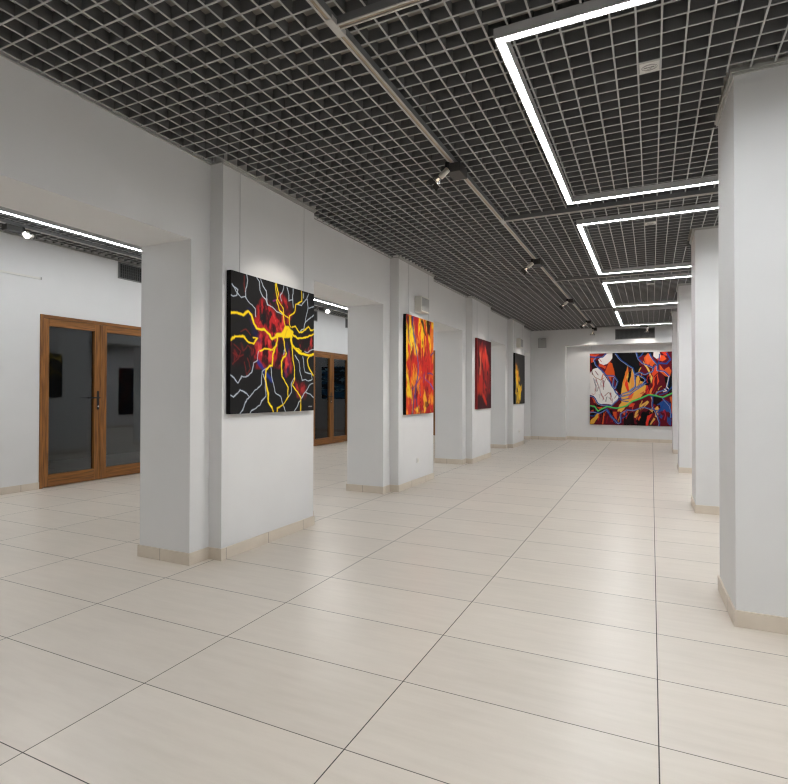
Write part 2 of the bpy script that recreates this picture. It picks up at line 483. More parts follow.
# ------------------------------------------------------------------ ceiling grids
def cut(a, b, holes):
    segs = [(a, b)]
    for h0, h1 in holes:
        out = []
        for s0, s1 in segs:
            if h1 <= s0 or h0 >= s1: out.append((s0, s1)); continue
            if h0 > s0: out.append((s0, h0))
            if h1 < s1: out.append((h1, s1))
        segs = out
    return [s for s in segs if s[1] - s[0] > 0.004]
GW, GH, GC = 0.0105, 0.075, 0.004
GX = [1.782 - 0.1285 * i for i in range(16)] + [3.632 - 0.132 * i for i in range(1, 13)] + [3.632 + 0.13 * i for i in range(30)]
def grid(name, x0, x1, y0, y1, z, rects, label):
    mb = MB()
    for x in [q for q in (list(GX) if z < 3.8 else [3.632 + 0.13 * i for i in range(-70, 0)]) if x0 < q < x1]:
        for s0, s1 in cut(y0, y1, [(r[2], r[3]) for r in rects if r[0] - 0.004 < x < r[1] + 0.004]):
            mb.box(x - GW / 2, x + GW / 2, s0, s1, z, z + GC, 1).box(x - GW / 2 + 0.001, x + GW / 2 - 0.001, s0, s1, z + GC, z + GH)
    k = math.ceil((y0 - 1.159) / 0.13)
    while 1.159 + 0.13 * k < y1:
        y = 1.159 + 0.13 * k; k += 1
        for s0, s1 in cut(x0, x1, [(r[0], r[1]) for r in rects if r[2] - 0.004 < y < r[3] + 0.004]):
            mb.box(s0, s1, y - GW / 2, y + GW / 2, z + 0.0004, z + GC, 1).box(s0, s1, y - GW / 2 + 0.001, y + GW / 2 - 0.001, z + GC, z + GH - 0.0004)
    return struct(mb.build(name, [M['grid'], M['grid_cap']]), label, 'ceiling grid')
rects = [(XW, 0.118, 1.118 + BAY * k, 2.645 + BAY * k) for k in range(-1, 4)]
rects += [(4.022, 4.79, 1.505 + BAY * k - (0.06 if k == 1 else 0), 2.315 + BAY * k + (0.07 if k == 2 else 0)) for k in range(-1, 4)]
grid('ceiling_grid', XW + 0.03, XR - 0.01, Y0 + 0.02, Y1 - 0.02, ZG, rects, 'dark grey open-cell grid ceiling of the main hall')
grid('ceiling_grid', XL + 0.02, XB - 0.01, Y0 + 0.02, Y1 - 0.02, ZL, [], 'dark grey open-cell grid ceiling of the side gallery')
hl = MB().box(XW, XW + 0.022, Y0, 1.138 - BAY, 3.597, 3.60)
for k in range(-1, 4):
    hl.box(XW, XW + 0.022, 2.623 + BAY * k, (1.138 + BAY * (k + 1)) if k < 3 else Y1, 3.597, 3.60)
hl.box(XW + 0.022, XR, Y1 - 0.022, Y1, 3.597, 3.60)
struct(hl.build('trim_2', M['rail']), 'thin grey angle where the hall ceiling grid meets the walls', 'trim')
lt = MB().box(XL, XL + 0.025, Y0, Y1, ZL - 0.02, ZL).box(XB - 0.025, XB, Y0, Y1, ZL - 0.02, ZL)
struct(lt.build('trim_1', M['rail']), 'grey edge trim where the gallery ceiling meets the walls', 'trim')

# ------------------------------------------------------------------ luminaires
def strip(mb, df, x0, x1, y0, y1, z):
    """one straight run of profile (x0..x1, y0..y1): side cheeks and top, with a glowing diffuser set in the underside"""
    mb.box(x0, x1, y0, y1, z + 0.004, z + 0.06)
    df.box(x0 + 0.004, x1 - 0.004, y0 + 0.004, y1 - 0.004, z, z + 0.004)
LX0, LX1, LW, LZ = 2.76, 6.04, 0.062, 3.54
def led_ring(y0, y1, label, near_lit=True):
    r = empty('ceiling_light', (LX0, y0, LZ), label, 'ceiling light', 'rectangular light rings on the hall ceiling')
    h = MB(); d = MB()
    X0, X1, Ya, Yb = 0, LX1 - LX0, 0, y1 - y0
    for a in ((X0, X0 + LW, Ya, Yb), (X1 - LW, X1, Ya, Yb), (X0 + LW, X1 - LW, Ya, Ya + LW), (X0 + LW, X1 - LW, Yb - LW, Yb)):
        h.box(*a, 0.010, 0.06)
    t = 0.008
    X1i, Ybi = X1 - LW, Yb - LW
    for q in ((0, t, 0, Yb), (X1 - t, X1, 0, Yb), (t, X1 - t, 0, t), (t, X1 - t, Yb - t, Yb), (LW - t, LW, LW - t, Ybi + t), (X1i, X1i + t, LW - t, Ybi + t), (LW, X1i, LW - t, LW), (LW, X1i, Ybi, Ybi + t)):
        h.box(*q, 0.0, 0.012)
    g = 0.008; RC = 0.0045            # the diffuser sits a little inside the profile
    d.box(X0 + g, X0 + LW - g, Ya + g, Yb - g, RC, RC + 0.006); d.box(X1 - LW + g, X1 - g, Ya + g, Yb - g, RC, RC + 0.006)
    n = d if near_lit else MB()
    n.box(X0 + LW - g, X1 - LW + g, Ya + g, Ya + LW - g, RC, RC + 0.006)
    if not near_lit: n.build('unlit_diffuser', M['unlit'], r)
    d.box(X0 + LW - g, X1 - LW + g, Yb - LW + g, Yb - g, RC, RC + 0.006)
    h.build('housing', M['housing'], r); d.build('diffuser', M['led'], r)
    return r
names = {-1: 'white light ring above the camera', 0: 'rectangular white light ring nearest the camera', 1: 'second rectangular white light ring from the camera',
         2: 'third rectangular white light ring from the camera', 3: 'farthest rectangular white light ring, by the end wall'}
for k in range(-1, 4):
    led_ring(0.443 + BAY * k, (3.45 if k < 3 else 3.52) + BAY * k, names[k], k < 3)
for gx, gl in ((-4.02, 'long straight white light line on the side gallery ceiling, seen through the openings'), (-2.58, 'long straight light line on the side gallery ceiling, hidden behind the arcade lintel')):
    r = empty('ceiling_light', (gx, Y0 + 0.6, 3.84), gl, 'ceiling light', 'long light lines in the side gallery')
    MB().box(0, 0.05, 0, 19.4, 0.005, 0.06).build('housing', M['housing'], r)
    MB().box(0.003, 0.047, 0.003, 19.397, 0, 0.006).build('diffuser', M['led_gallery'], r)

TZ = 3.55
def track(p, length, along, label, z=TZ, conns=()):
    r = empty('light_track', (p[0], p[1], z), label, 'light track', 'grey light tracks under the ceiling grid')
    b = MB(); c = MB()
    W = 0.023
    def bx(mb, u0, u1, w0, w1, z0, z1, mi=0):
        if along == 'y': mb.box(w0, w1, u0, u1, z0, z1, mi)
        else: mb.box(u0, u1, w0, w1, z0, z1, mi)
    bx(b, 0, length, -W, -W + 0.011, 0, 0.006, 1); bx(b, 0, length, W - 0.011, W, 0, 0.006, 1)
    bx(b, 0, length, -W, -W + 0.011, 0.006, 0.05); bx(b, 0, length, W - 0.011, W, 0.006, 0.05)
    bx(b, 0, length, -W + 0.011, W - 0.011, 0.014, 0.05)
    bx(c, 0, length, -0.0105, -0.001, 0.006, 0.014); bx(c, 0, length, 0.001, 0.0105, 0.006, 0.014)
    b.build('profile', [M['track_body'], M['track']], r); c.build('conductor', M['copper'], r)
    for u in conns:
        k = MB(); bx(k, u - 0.075, u + 0.075, -W - 0.0012, W + 0.0012, -0.0015, 0.03)
        k.build('connector', M['track'], r)
    return r
TX = 1.978
CR = [-0.01 + BAY * k for k in range(-1, 5)]
track((TX, Y0 + 0.3), Y1 - Y0 - 0.32, 'y', 'long grey light track running down the hall ceiling', TZ, [c - (Y0 + 0.3) for c in CR])
cn = ['cross track behind the camera', 'cross track between the camera and the nearest light ring', 'cross track between the nearest and second light rings',
      'cross track between the second and third light rings', 'cross track between the third and farthest light rings', 'cross track by the end wall vent']
for c, n in zip(CR, cn):
    track((TX + 0.0235, c), 5.1, 'x', 'grey ' + n, TZ)
track((-4.50, Y0 + 0.6), 19.4, 'y', 'grey light track on the side gallery ceiling', 3.85)

def spotlight(base, rotz, target, label, watts, group, bulb='bulb', spread=52):
    """black transformer box under the track, knuckle, tilted silver barrel, open lamp with two hinged barn doors"""
    r = empty('track_spotlight', base, label, 'spotlight', group)
    Rz = Matrix.Rotation(rotz, 4, 'Z')
    MB().box(-0.045, 0.082, -0.105, 0.105, -0.082, -0.001, 0, Rz).build('transformer_box', M['boxgrey'], r, 0.004)
    k = MB()
    k.cyl(Rz @ Vector((-0.03, -0.12, 0.0)), Rz @ Vector((-0.03, -0.12, -0.055)), 0.022)
    k.box(-0.045, -0.015, -0.12, -0.09, -0.05, -0.02, 0, Rz)
    k.build('knuckle', M['black'], r, 0.003)
    j = Rz @ Vector((-0.03, -0.125, -0.07))
    d = (Vector(target) - (Vector(base) + j)).normalized()
    barrel = MB().revolve(j - d * 0.015, j + d * 0.085, [(0, 0.018), (0.006, 0.026), (0.092, 0.026), (0.10, 0.023)], 24)
    barrel.build('barrel', M['silver'], r)
    a = j + d * 0.085
    ref = MB().revolve(a, a + d * 0.06, [(0, 0.012), (0.012, 0.020), (0.035, 0.036), (0.05, 0.044), (0.052, 0.046), (0.047, 0.042), (0.032, 0.033), (0.010, 0.015)], 28, 0, True, False)
    ref.build('lamp_reflector', M['lampglass'], r)
    MB().revolve(a + d * 0.008, a + d * 0.045, [(0, 0.006), (0.012, 0.011), (0.026, 0.012), (0.034, 0.006)], 16).build('bulb', M[bulb], r)
    side = Vector((-d.y, d.x, 0)).normalized(); up = side.cross(d)
    for sg in (-1, 1):
        fl = MB()
        ax = (d * 0.9 + side * 0.45 * sg).normalized()
        w2 = ax.cross(up).normalized()
        o = a + d * 0.052 + side * 0.048 * sg
        R3 = Matrix((ax, up, w2)).transposed().to_4x4(); R3.translation = o
        fl.box(0, 0.058, -0.030, 0.030, -0.0015, 0.0015, 0, R3)
        fl.build('barn_door', M['boxgrey'], r)
    MB().revolve(a + d * 0.050, a + d * 0.056, [(0, 0.049), (0, 0.052), (0.006, 0.052), (0.006, 0.049), (0, 0.049)], 28, 0, False, False).build('filter_ring', M['silver'], r)
    L = bpy.data.lights.new('lamp', 'SPOT')
    L.energy = watts; L.color = (1.0, 0.93, 0.84); L.spot_size = math.radians(spread); L.spot_blend = 0.55; L.shadow_soft_size = 0.03
    lo = bpy.data.objects.new('lamp', L); COL.objects.link(lo)
    lo.parent = r
    lo.location = a + d * 0.12
    lo.rotation_euler = d.to_track_quat('-Z', 'Y').to_euler()
    return r
SG = 'spotlights along the hall ceiling track'
spotlight((TX, 2.035, TZ), 0, (0.1, 1.86, 1.95), 'track spotlight nearest the camera, opposite the yellow lightning painting', SPOT_W, SG)
spotlight((TX, 5.805, TZ), 0, (0.1, 5.65, 1.95), 'track spotlight second from the camera, opposite the flame painting', SPOT_W, SG)
spotlight((TX, 9.575, TZ), 0, (0.1, 9.42, 1.95), 'track spotlight third from the camera, opposite the dark red painting', SPOT_W, SG)
spotlight((TX, 13.345, TZ), 0, (0.1, 13.2, 1.95), 'track spotlight opposite the black painting with a yellow flame', SPOT_W, SG)
spotlight((TX, 15.10, TZ), 0, (1.75, 16.1, 1.9), 'track spotlight at the far end of the track, facing the end wall', SPOT_W * 0.3, SG, 'bulb', 90)
spotlight((3.35, CR[-1], TZ), math.pi / 2, (3.2, 16.1, 2.0), 'track spotlight in front of the end wall vent', SPOT_W * 0.28, SG, 'bulb', 110)
GG = 'spotlights in the side gallery'
spotlight((-4.50, 1.93, 3.85), math.pi, (-0.7, 1.2, 1.9), 'glaring spotlight in the nearest arcade opening', SPOT_W * 0.6, GG, 'bulb_hot', 60)
spotlight((-4.50, 9.88, 3.85), math.pi, (-0.7, 5.4, 2.2), 'spotlight above the far gallery door, in the second opening', SPOT_W * 0.6, GG, 'bulb_hot', 60)

# ------------------------------------------------------------------ paintings: pigment laid down stroke by stroke on a fine canvas mesh
P1_WHITE =[
  [[0.009,0.096],[0.045,0.136],[0.072,0.157],[0.098,0.181],[0.146,0.168],[0.173,0.192],[0.212,0.208],[0.246,0.226],[0.259,0.291]],
  [[0.009,0.096],[0.029,0.107],[0.071,0.128],[0.061,0.166],[0.026,0.177],[0.008,0.167]],
  [[0.159,0.0],[0.167,0.039],[0.145,0.109],[0.146,0.168]],
  [[0.264,0.003],[0.293,0.031],[0.3,0.09],[0.33,0.127],[0.365,0.144],[0.384,0.187],[0.445,0.198],[0.507,0.221],[0.571,0.227]],
  [[0.31,0.005],[0.334,0.054],[0.37,0.086],[0.383,0.137],[0.384,0.183]],
  [[0.578,0.006],[0.569,0.06],[0.538,0.092],[0.552,0.13]],
  [[0.626,0.01],[0.654,0.062],[0.649,0.115],[0.702,0.095],[0.704,0.16]],
  [[0.7,0.005],[0.702,0.095]],
  [[0.847,0.014],[0.848,0.064]],
  [[0.927,0.014],[0.899,0.056],[0.821,0.123],[0.751,0.125]],
  [[0.906,0.055],[0.909,0.14],[0.874,0.221],[0.855,0.308],[0.813,0.338]],
  [[1.005,0.105],[0.923,0.138]],
  [[1.007,0.179],[0.933,0.223],[0.868,0.256]],
  [[-0.0,0.722],[0.031,0.746],[0.068,0.785],[0.114,0.74],[0.152,0.743],[0.217,0.707],[0.232,0.632],[0.277,0.61],[0.293,0.549]],
  [[0.003,0.872],[0.031,0.883],[0.1,0.828],[0.159,0.85],[0.187,0.876]],
  [[0.093,1.003],[0.134,0.968],[0.166,0.898],[0.242,0.838],[0.321,0.791],[0.336,0.691],[0.395,0.666]],
  [[0.2,0.995],[0.217,0.981],[0.307,0.944],[0.324,0.914],[0.37,0.883],[0.361,0.752],[0.342,0.706]],
  [[0.433,0.649],[0.447,0.75],[0.487,0.852],[0.551,0.884],[0.578,0.941],[0.612,0.998]],
  [[0.719,1.001],[0.767,0.96],[0.835,0.885],[0.885,0.842],[0.927,0.79],[0.994,0.767]],
  [[0.885,0.842],[0.952,0.859],[0.998,0.894]],
  [[0.735,0.539],[0.784,0.582],[0.801,0.665],[0.831,0.749],[0.882,0.739],[0.926,0.751],[0.978,0.732],[0.962,0.693],[0.873,0.679],[0.84,0.545]],
  [[0.655,0.884],[0.688,0.851],[0.686,0.777],[0.719,0.718]],
  [[1.001,0.474],[0.956,0.481],[0.919,0.505],[0.868,0.509]],
  [[0.581,0.545],[0.6,0.503]],
]
P1_YELLOW =[
  [[-0.003,0.292],[0.064,0.291],[0.116,0.302],[0.175,0.261],[0.214,0.282],[0.237,0.339],[0.272,0.376],[0.353,0.375],[0.401,0.397],[0.438,0.433],[0.5,0.423],[0.562,0.389]],
  [[0.001,0.49],[0.041,0.455],[0.124,0.447],[0.174,0.483],[0.229,0.491],[0.279,0.447],[0.234,0.444]],
  [[0.491,-0.002],[0.512,0.077],[0.501,0.134],[0.521,0.194],[0.573,0.227],[0.608,0.319]],
  [[0.479,0.004],[0.501,0.126],[0.572,0.187],[0.58,0.226],[0.646,0.254]],
  [[0.825,0.005],[0.82,0.085],[0.737,0.127],[0.725,0.19],[0.659,0.228],[0.661,0.305],[0.675,0.328]],
  [[0.688,0.318],[0.735,0.305],[0.792,0.349],[0.849,0.343],[0.92,0.289],[0.951,0.315],[1.003,0.305]],
  [[0.689,0.367],[0.766,0.41],[0.908,0.375],[1.004,0.336]],
  [[0.683,0.391],[0.692,0.464],[0.726,0.494],[0.811,0.521],[0.927,0.531],[0.995,0.522]],
  [[0.692,0.472],[0.715,0.594],[0.726,0.718],[0.707,0.793],[0.807,0.884],[0.822,0.927],[0.81,1.003]],
  [[0.578,0.417],[0.62,0.534],[0.557,0.603],[0.566,0.723],[0.647,0.802],[0.648,0.876],[0.604,0.933],[0.508,0.971],[0.497,1.003]],
  [[0.501,0.408],[0.491,0.488],[0.449,0.546],[0.445,0.64],[0.408,0.65],[0.373,0.675],[0.363,0.744],[0.401,0.852],[0.396,0.915],[0.44,0.954],[0.459,0.998]],
  [[0.418,0.525],[0.466,0.498],[0.496,0.456]],
  [[0.452,0.522],[0.356,0.525],[0.304,0.541]],
  [[0.935,0.539],[0.906,0.575],[0.915,0.618],[0.989,0.701]],
  [[0.726,0.494],[0.782,0.482],[0.818,0.504]],
]
P1_BLOB =[
  [[0.608,0.323],[0.67,0.319],[0.716,0.356],[0.697,0.404],[0.591,0.417],[0.514,0.416],[0.476,0.412],[0.501,0.394],[0.564,0.368]],
]
P1_RED =[
  [[0.27,0.216],[0.326,0.147],[0.385,0.169],[0.459,0.197],[0.56,0.231],[0.639,0.277],[0.628,0.343],[0.489,0.421],[0.415,0.412],[0.296,0.378],[0.238,0.325]],
  [[0.252,0.473],[0.32,0.406],[0.439,0.426],[0.565,0.446],[0.672,0.502],[0.702,0.632],[0.65,0.7],[0.569,0.606],[0.419,0.614],[0.301,0.621],[0.243,0.549]],
  [[0.531,0.084],[0.634,0.083],[0.69,0.156],[0.745,0.182],[0.638,0.229],[0.508,0.166]],
  [[0.751,0.413],[0.991,0.374],[0.994,0.479],[0.781,0.478]],
  [[0.008,0.537],[0.122,0.528],[0.156,0.628],[0.02,0.65]],
  [[0.719,0.756],[0.86,0.769],[0.834,0.855],[0.763,0.83]],
]
P2_BLUE =[
  [[0.231,0.014],[0.21,0.089],[0.249,0.181],[0.312,0.285],[0.364,0.37],[0.416,0.469],[0.406,0.564],[0.348,0.673],[0.303,0.794],[0.247,0.899],[0.215,0.995]],
  [[0.507,0.613],[0.408,0.666],[0.289,0.71],[0.219,0.746]],
  [[0.608,0.588],[0.687,0.638],[0.875,0.687],[0.991,0.739]],
  [[0.459,0.708],[0.499,0.808]],
  [[1.004,0.336],[0.898,0.372]],
  [[0.765,0.576],[0.873,0.566],[0.97,0.578]],
  [[0.316,0.816],[0.391,0.929]],
  [[0.083,0.172],[0.152,0.145],[0.085,0.236],[0.206,0.35]],
  [[0.194,0.719],[0.198,0.83],[0.155,0.913]],
  [[0.633,0.573],[0.61,0.669]],
]
P3_RED =[
  [[0.03,0.027],[0.128,0.035],[0.194,0.112],[0.395,0.067],[0.605,0.118],[0.794,0.325],[0.912,0.469],[0.863,0.712],[0.702,0.804],[0.592,0.834],[0.376,0.789],[0.065,0.775],[0.012,0.561],[0.064,0.351]],
  [[0.34,0.774],[0.482,0.789],[0.692,0.934],[0.633,0.953],[0.485,0.894]],
]
P4_YEL =[
  [[0.061,0.227],[0.195,0.229],[0.267,0.346],[0.403,0.285],[0.373,0.428],[0.53,0.481],[0.483,0.54],[0.341,0.514],[0.415,0.614],[0.594,0.641],[0.701,0.61],[0.707,0.728],[0.564,0.774],[0.534,0.923],[0.429,1.0],[0.147,0.997],[0.178,0.848],[0.073,0.776],[0.138,0.632],[0.067,0.491]],
]

rng = np.random.RandomState(7)
def vnoise(u, v, fu, fv, seed, octs=4):
    out = np.zeros_like(u); amp = 1.0; tot = 0
    for o in range(octs):
        g = np.random.RandomState(seed + o * 31).rand(64, 64)
        x, y = u * fu, v * fv
        xi, yi = np.floor(x).astype(int), np.floor(y).astype(int)
        fx, fy = x - xi, y - yi
        fx = fx * fx * (3 - 2 * fx); fy = fy * fy * (3 - 2 * fy)
        G = lambda a, b: g[(yi + b) % 64, (xi + a) % 64]
        out += amp * ((G(0, 0) * (1 - fx) + G(1, 0) * fx) * (1 - fy) + (G(0, 1) * (1 - fx) + G(1, 1) * fx) * fy)
        tot += amp; amp *= 0.55; fu *= 2; fv *= 2
    return out / tot

class Art:
    def __init__(self, w, h, nu, nv, ground):
        self.w, self.h, self.nu, self.nv = w, h, nu, nv
        self.u, self.v = np.meshgrid(np.linspace(0, 1, nu), np.linspace(0, 1, nv))
        self.c = np.empty((nv, nu, 3)); self.c[:] = lin(*ground)
    def mix(self, m, col):
        m = np.clip(m, 0, 1)[..., None]
        self.c = self.c * (1 - m) + np.array(lin(*col)) * m
    def dist(self, pts, warp=0.0, seed=1):
        """metric distance to a polyline"""
        X, Y = self.u * self.w, self.v * self.h
        if warp:
            X = X + (vnoise(self.u, self.v, 14, 14, seed) - 0.5) * warp; Y = Y + (vnoise(self.u, self.v, 14, 14, seed + 5) - 0.5) * warp
        d = np.full(X.shape, 9.0); 
        for (a, b), (c, e) in zip(pts[:-1], pts[1:]):
            ax, ay, bx, by = a * self.w, b * self.h, c * self.w, e * self.h
            L = (bx - ax) ** 2 + (by - ay) ** 2 + 1e-9
            t = np.clip(((X - ax) * (bx - ax) + (Y - ay) * (by - ay)) / L, 0, 1)
            d = np.minimum(d, np.hypot(X - ax - t * (bx - ax), Y - ay - t * (by - ay)))
        return d
    def stroke(self, pts, width, col, alpha=1.0, soft=0.004, warp=0.0, seed=1, off=(0, 0)):
        if off != (0, 0): pts = [(a + off[0], b + off[1]) for a, b in pts]
        d = self.dist(pts, warp, seed)
        self.mix(np.clip((width / 2 - d) / soft + 0.5, 0, 1) * alpha, col)
    def poly_mask(self, pts, soft=0.006, warp=0.0, seed=3):
        X, Y = self.u * self.w, self.v * self.h
        if warp:
            X = X + (vnoise(self.u, self.v, 9, 9, seed) - 0.5) * warp; Y = Y + (vnoise(self.u, self.v, 9, 9, seed + 7) - 0.5) * warp
        ins = np.zeros(X.shape, bool)
        P = [(a * self.w, b * self.h) for a, b in pts]; d = np.full(X.shape, 9.0)
        for (ax, ay), (bx, by) in zip(P, P[1:] + P[:1]):
            cond = (ay > Y) != (by > Y)
            ins ^= cond & (X < (bx - ax) * (Y - ay) / ((by - ay) if by != ay else 1e-9) + ax)
            L = (bx - ax) ** 2 + (by - ay) ** 2 + 1e-9
            t = np.clip(((X - ax) * (bx - ax) + (Y - ay) * (by - ay)) / L, 0, 1)
            d = np.minimum(d, np.hypot(X - ax - t * (bx - ax), Y - ay - t * (by - ay)))
        return np.clip(np.where(ins, d, -d) / soft + 0.5, 0, 1)
    def poly(self, pts, col, alpha=1.0, soft=0.006, warp=0.07, seed=3):
        self.mix(self.poly_mask(pts, soft, warp, seed) * alpha, col)

def canvas(art, depth, edge_mat, parent):
    """stretched canvas: local X = across, Z = up, front faces -Y"""
    nu, nv = art.nu, art.nv
    xs = np.linspace(0, art.w, nu); zs = np.linspace(art.h, 0, nv)
    V = np.zeros((nv * nu, 3)); V[:, 0] = np.tile(xs, nv); V[:, 2] = np.repeat(zs, nu); V[:, 1] = -depth
    verts = [tuple(p) for p in V]
    i = np.arange(nv - 1)[:, None] * nu + np.arange(nu - 1)[None, :]
    F = np.stack([i, i + nu, i + nu + 1, i + 1], -1).reshape(-1, 4)
    faces = [tuple(q) for q in F.tolist()]
    nfront = len(faces)
    b = len(verts)
    W, H, e = art.w, art.h, 0.0015
    ring = [(0, -depth, 0), (W, -depth, 0), (W, -depth, H), (0, -depth, H), (0, 0, 0), (W, 0, 0), (W, 0, H), (0, 0, H)]
    verts += ring
    for q in ((0, 1, 5, 4), (1, 2, 6, 5), (2, 3, 7, 6), (3, 0, 4, 7), (4, 5, 6, 7)):
        faces.append(tuple(b + k for k in q))
    me = bpy.data.meshes.new('canvas'); me.from_pydata(verts, [], faces)
    me.materials.append(M['paint']); me.materials.append(edge_mat)
    me.polygons.foreach_set('material_index', [0] * nfront + [1] * 5)
    at = me.attributes.new('pigment', 'FLOAT_COLOR', 'POINT')
    buf = np.ones((len(verts), 4), np.float32); buf[:nv * nu, :3] = art.c.reshape(-1, 3); buf[nv * nu:, :3] = 0.02
    at.data.foreach_set('color', buf.ravel())
    me.update()
    o = bpy.data.objects.new('canvas', me); COL.objects.link(o); o.parent = parent
    return o

def hang(art, facing, along0, z0, plane, depth, edge, label, group, wires=(), rail=3.575):
    """facing '+x' / '-x' / '-y': which way the picture looks; along0 = where its (viewer's) left edge stands"""
    rot = {'-y': 0.0, '+x': math.pi / 2, '-x': -math.pi / 2, '+y': math.pi}[facing]
    loc = (plane, along0, z0) if facing in ('+x', '-x') else (along0, plane, z0)
    r = empty('painting', loc, label, 'painting', group)
    r.rotation_euler = (0, 0, rot)
    canvas(art, depth, edge, r)
    for wv in wires:
        MB().cyl((wv * art.w, -0.004, art.h - 0.02), (wv * art.w, -0.004, rail - z0), 0.0016, None, 6).build('hanging_wire', M['wire'], r)
    return r

# 1: black ground, red cloud, white threads, yellow lightning
A = Art(1.336, 1.313, 250, 250, (27, 26, 27))
red_n = vnoise(A.u, A.v, 9, 7, 11); red_f = vnoise(A.u, A.v, 26, 12, 19)
def cloud(poly, strength, lo=0.42, warp=0.16, seed=3):
    m = A.poly_mask(poly, 0.10, warp, seed)
    A.mix(m * np.clip((red_n - lo) * 5, 0, 1) * strength, (112, 20, 27))
    A.mix(m * np.clip((red_n * 0.45 + red_f * 0.55 - lo - 0.11) * 12, 0, 1) * strength, (184, 36, 40))
    A.mix(m * np.clip((red_f - 0.60) * 12, 0, 1) * strength * 0.8, (226, 74, 70))
    A.mix(m * np.clip((0.45 - red_f) * 9, 0, 1) * 0.85, (34, 16, 20))
for p, st in zip(P1_RED, (1, 0.95, 0.75, 0.5, 0.3, 0.45)):
    cloud(p, st, 0.34 if st > 0.9 else 0.42)
A.stroke([(0.19, 0.26), (0.24, 0.40), (0.30, 0.47)], 0.05, (28, 28, 78), 0.7, 0.05, 0.06)
A.stroke([(0.29, 0.62), (0.36, 0.70), (0.44, 0.76)], 0.035, (36, 52, 140), 0.9, 0.02, 0.03)
A.stroke([(0.62, 0.47), (0.66, 0.62), (0.60, 0.72)], 0.03, (44, 34, 96), 0.6, 0.04, 0.05)
A.stroke([(0.49, 0.13), (0.455, 0.145)], 0.016, (140, 30, 110), 0.8, 0.01)
for p in ([(0.03, 0.52), (0.10, 0.56), (0.07, 0.62), (0.02, 0.65)], [(0.13, 0.55), (0.17, 0.51), (0.21, 0.53)], [(0.14, 0.63), (0.16, 0.72), (0.20, 0.68), (0.17, 0.60)],
          [(0.02, 0.57), (0.08, 0.60), (0.13, 0.58)], [(0.10, 0.42), (0.15, 0.40), (0.20, 0.43)], [(0.13, 0.02), (0.14, 0.12)]):
    A.stroke(p, 0.012, (120, 34, 30), 0.7, 0.008, 0.04)
for i, p in enumerate(P1_WHITE):
    A.stroke(p, 0.015, (112, 128, 150), 0.45, 0.007, 0.035, 40 + i)
    A.stroke(p, 0.0062, (214, 224, 232), 0.95, 0.005, 0.035, 40 + i)
wy = [0.040, 0.026, 0.022, 0.018, 0.020, 0.022, 0.026, 0.052, 0.022, 0.022, 0.030, 0.020, 0.026, 0.030, 0.022]
for i, (p, wd) in enumerate(zip(P1_YELLOW, wy)):
    wd *= 0.72
    A.stroke(p, wd, (168, 128, 18), 0.9, 0.008, 0.04, 80 + i)
    A.stroke(p, wd * 0.75, (250, 218, 24), 1.0, 0.007, 0.04, 80 + i)
A.poly(P1_BLOB[0], (246, 212, 24), 1, 0.012, 0.06, 17)
A.stroke([(0.60, 0.40), (0.63, 0.35)], 0.012, (206, 160, 16), 0.6, 0.01, 0.03)
for t in range(6):
    A.stroke([(0.925 + t * 0.009, 0.968), (0.930 + t * 0.009, 0.962)], 0.005, (190, 190, 190), 0.9, 0.004)
PG = 'paintings hung on the arcade pilasters'
hang(A, '+x', 1.197, 1.314, 0.080, 0.050, M['canvas_black'], 'black painting with yellow and white lightning lines, on the nearest pilaster', PG, (0.125, 0.90))

# 2: flames, yellow and black above, red below, thin blue veins
A = Art(1.165, 1.575, 190, 240, (196, 38, 30))
su = A.u + (vnoise(A.u, A.v, 4, 3, 5) - 0.5) * 0.16
st = vnoise(su, A.v, 15, 4.5, 21, 5); st2 = vnoise(su, A.v, 17, 5.0, 33, 4); bl = vnoise(A.u, A.v, 7, 7, 44)
A.mix(np.clip((st2 - 0.56) * 12, 0, 1) * 0.75, (226, 72, 30))
A.mix(np.clip((0.40 - st2) * 9, 0, 1) * 0.8, (142, 22, 30))
top = np.clip(1.15 - A.v * 2.6 + (vnoise(A.u, A.v, 5, 2, 8) - 0.5) * 0.9, 0, 1)
A.mix(np.clip((st - 0.46) * 9 + 0.0, 0, 1) * np.clip(top * 2, 0, 1), (236, 170, 30))
A.mix(np.clip((st - 0.52) * 10, 0, 1) * np.clip(top * 2, 0, 1), (246, 206, 36))
A.mix(A.poly_mask([(0.0, 0.08), (0.16, 0.05), (0.26, 0.36), (0.14, 0.40), (0.0, 0.45)], 0.12, 0.2) * np.clip((st - 0.38) * 8, 0, 1), (244, 208, 34))
A.mix(A.poly_mask([(0.40, 0.06), (0.60, 0.10), (0.72, 0.36), (0.60, 0.34), (0.44, 0.25)], 0.10, 0.16) * np.clip((st - 0.40) * 8, 0, 1), (240, 186, 30))
A.mix(A.poly_mask([(0.0, 0.56), (0.06, 0.60), (0.18, 0.78), (0.20, 0.86), (0.08, 0.82), (0.0, 0.74)], 0.06, 0.12) * np.clip((bl - 0.32) * 8, 0, 1), (240, 196, 36))
A.mix(A.poly_mask([(0.16, 0.62), (0.26, 0.64), (0.27, 0.72), (0.18, 0.72)], 0.05, 0.10) * 0.9, (238, 150, 34))
A.mix(A.poly_mask([(0.58, 0.84), (0.66, 0.76), (0.76, 0.90), (0.66, 0.96)], 0.05, 0.10) * 0.85, (242, 176, 38))
A.mix(A.poly_mask([(0.30, 0.95), (0.45, 0.90), (0.70, 0.94), (0.62, 1.0), (0.40, 1.0)], 0.05, 0.12) * np.clip((bl - 0.38) * 8, 0, 1), (244, 190, 60))
A.mix(A.poly_mask([(0.88, 0.80), (1.0, 0.84), (1.0, 0.90), (0.92, 0.88)], 0.05, 0.1) * 0.8, (242, 170, 40))
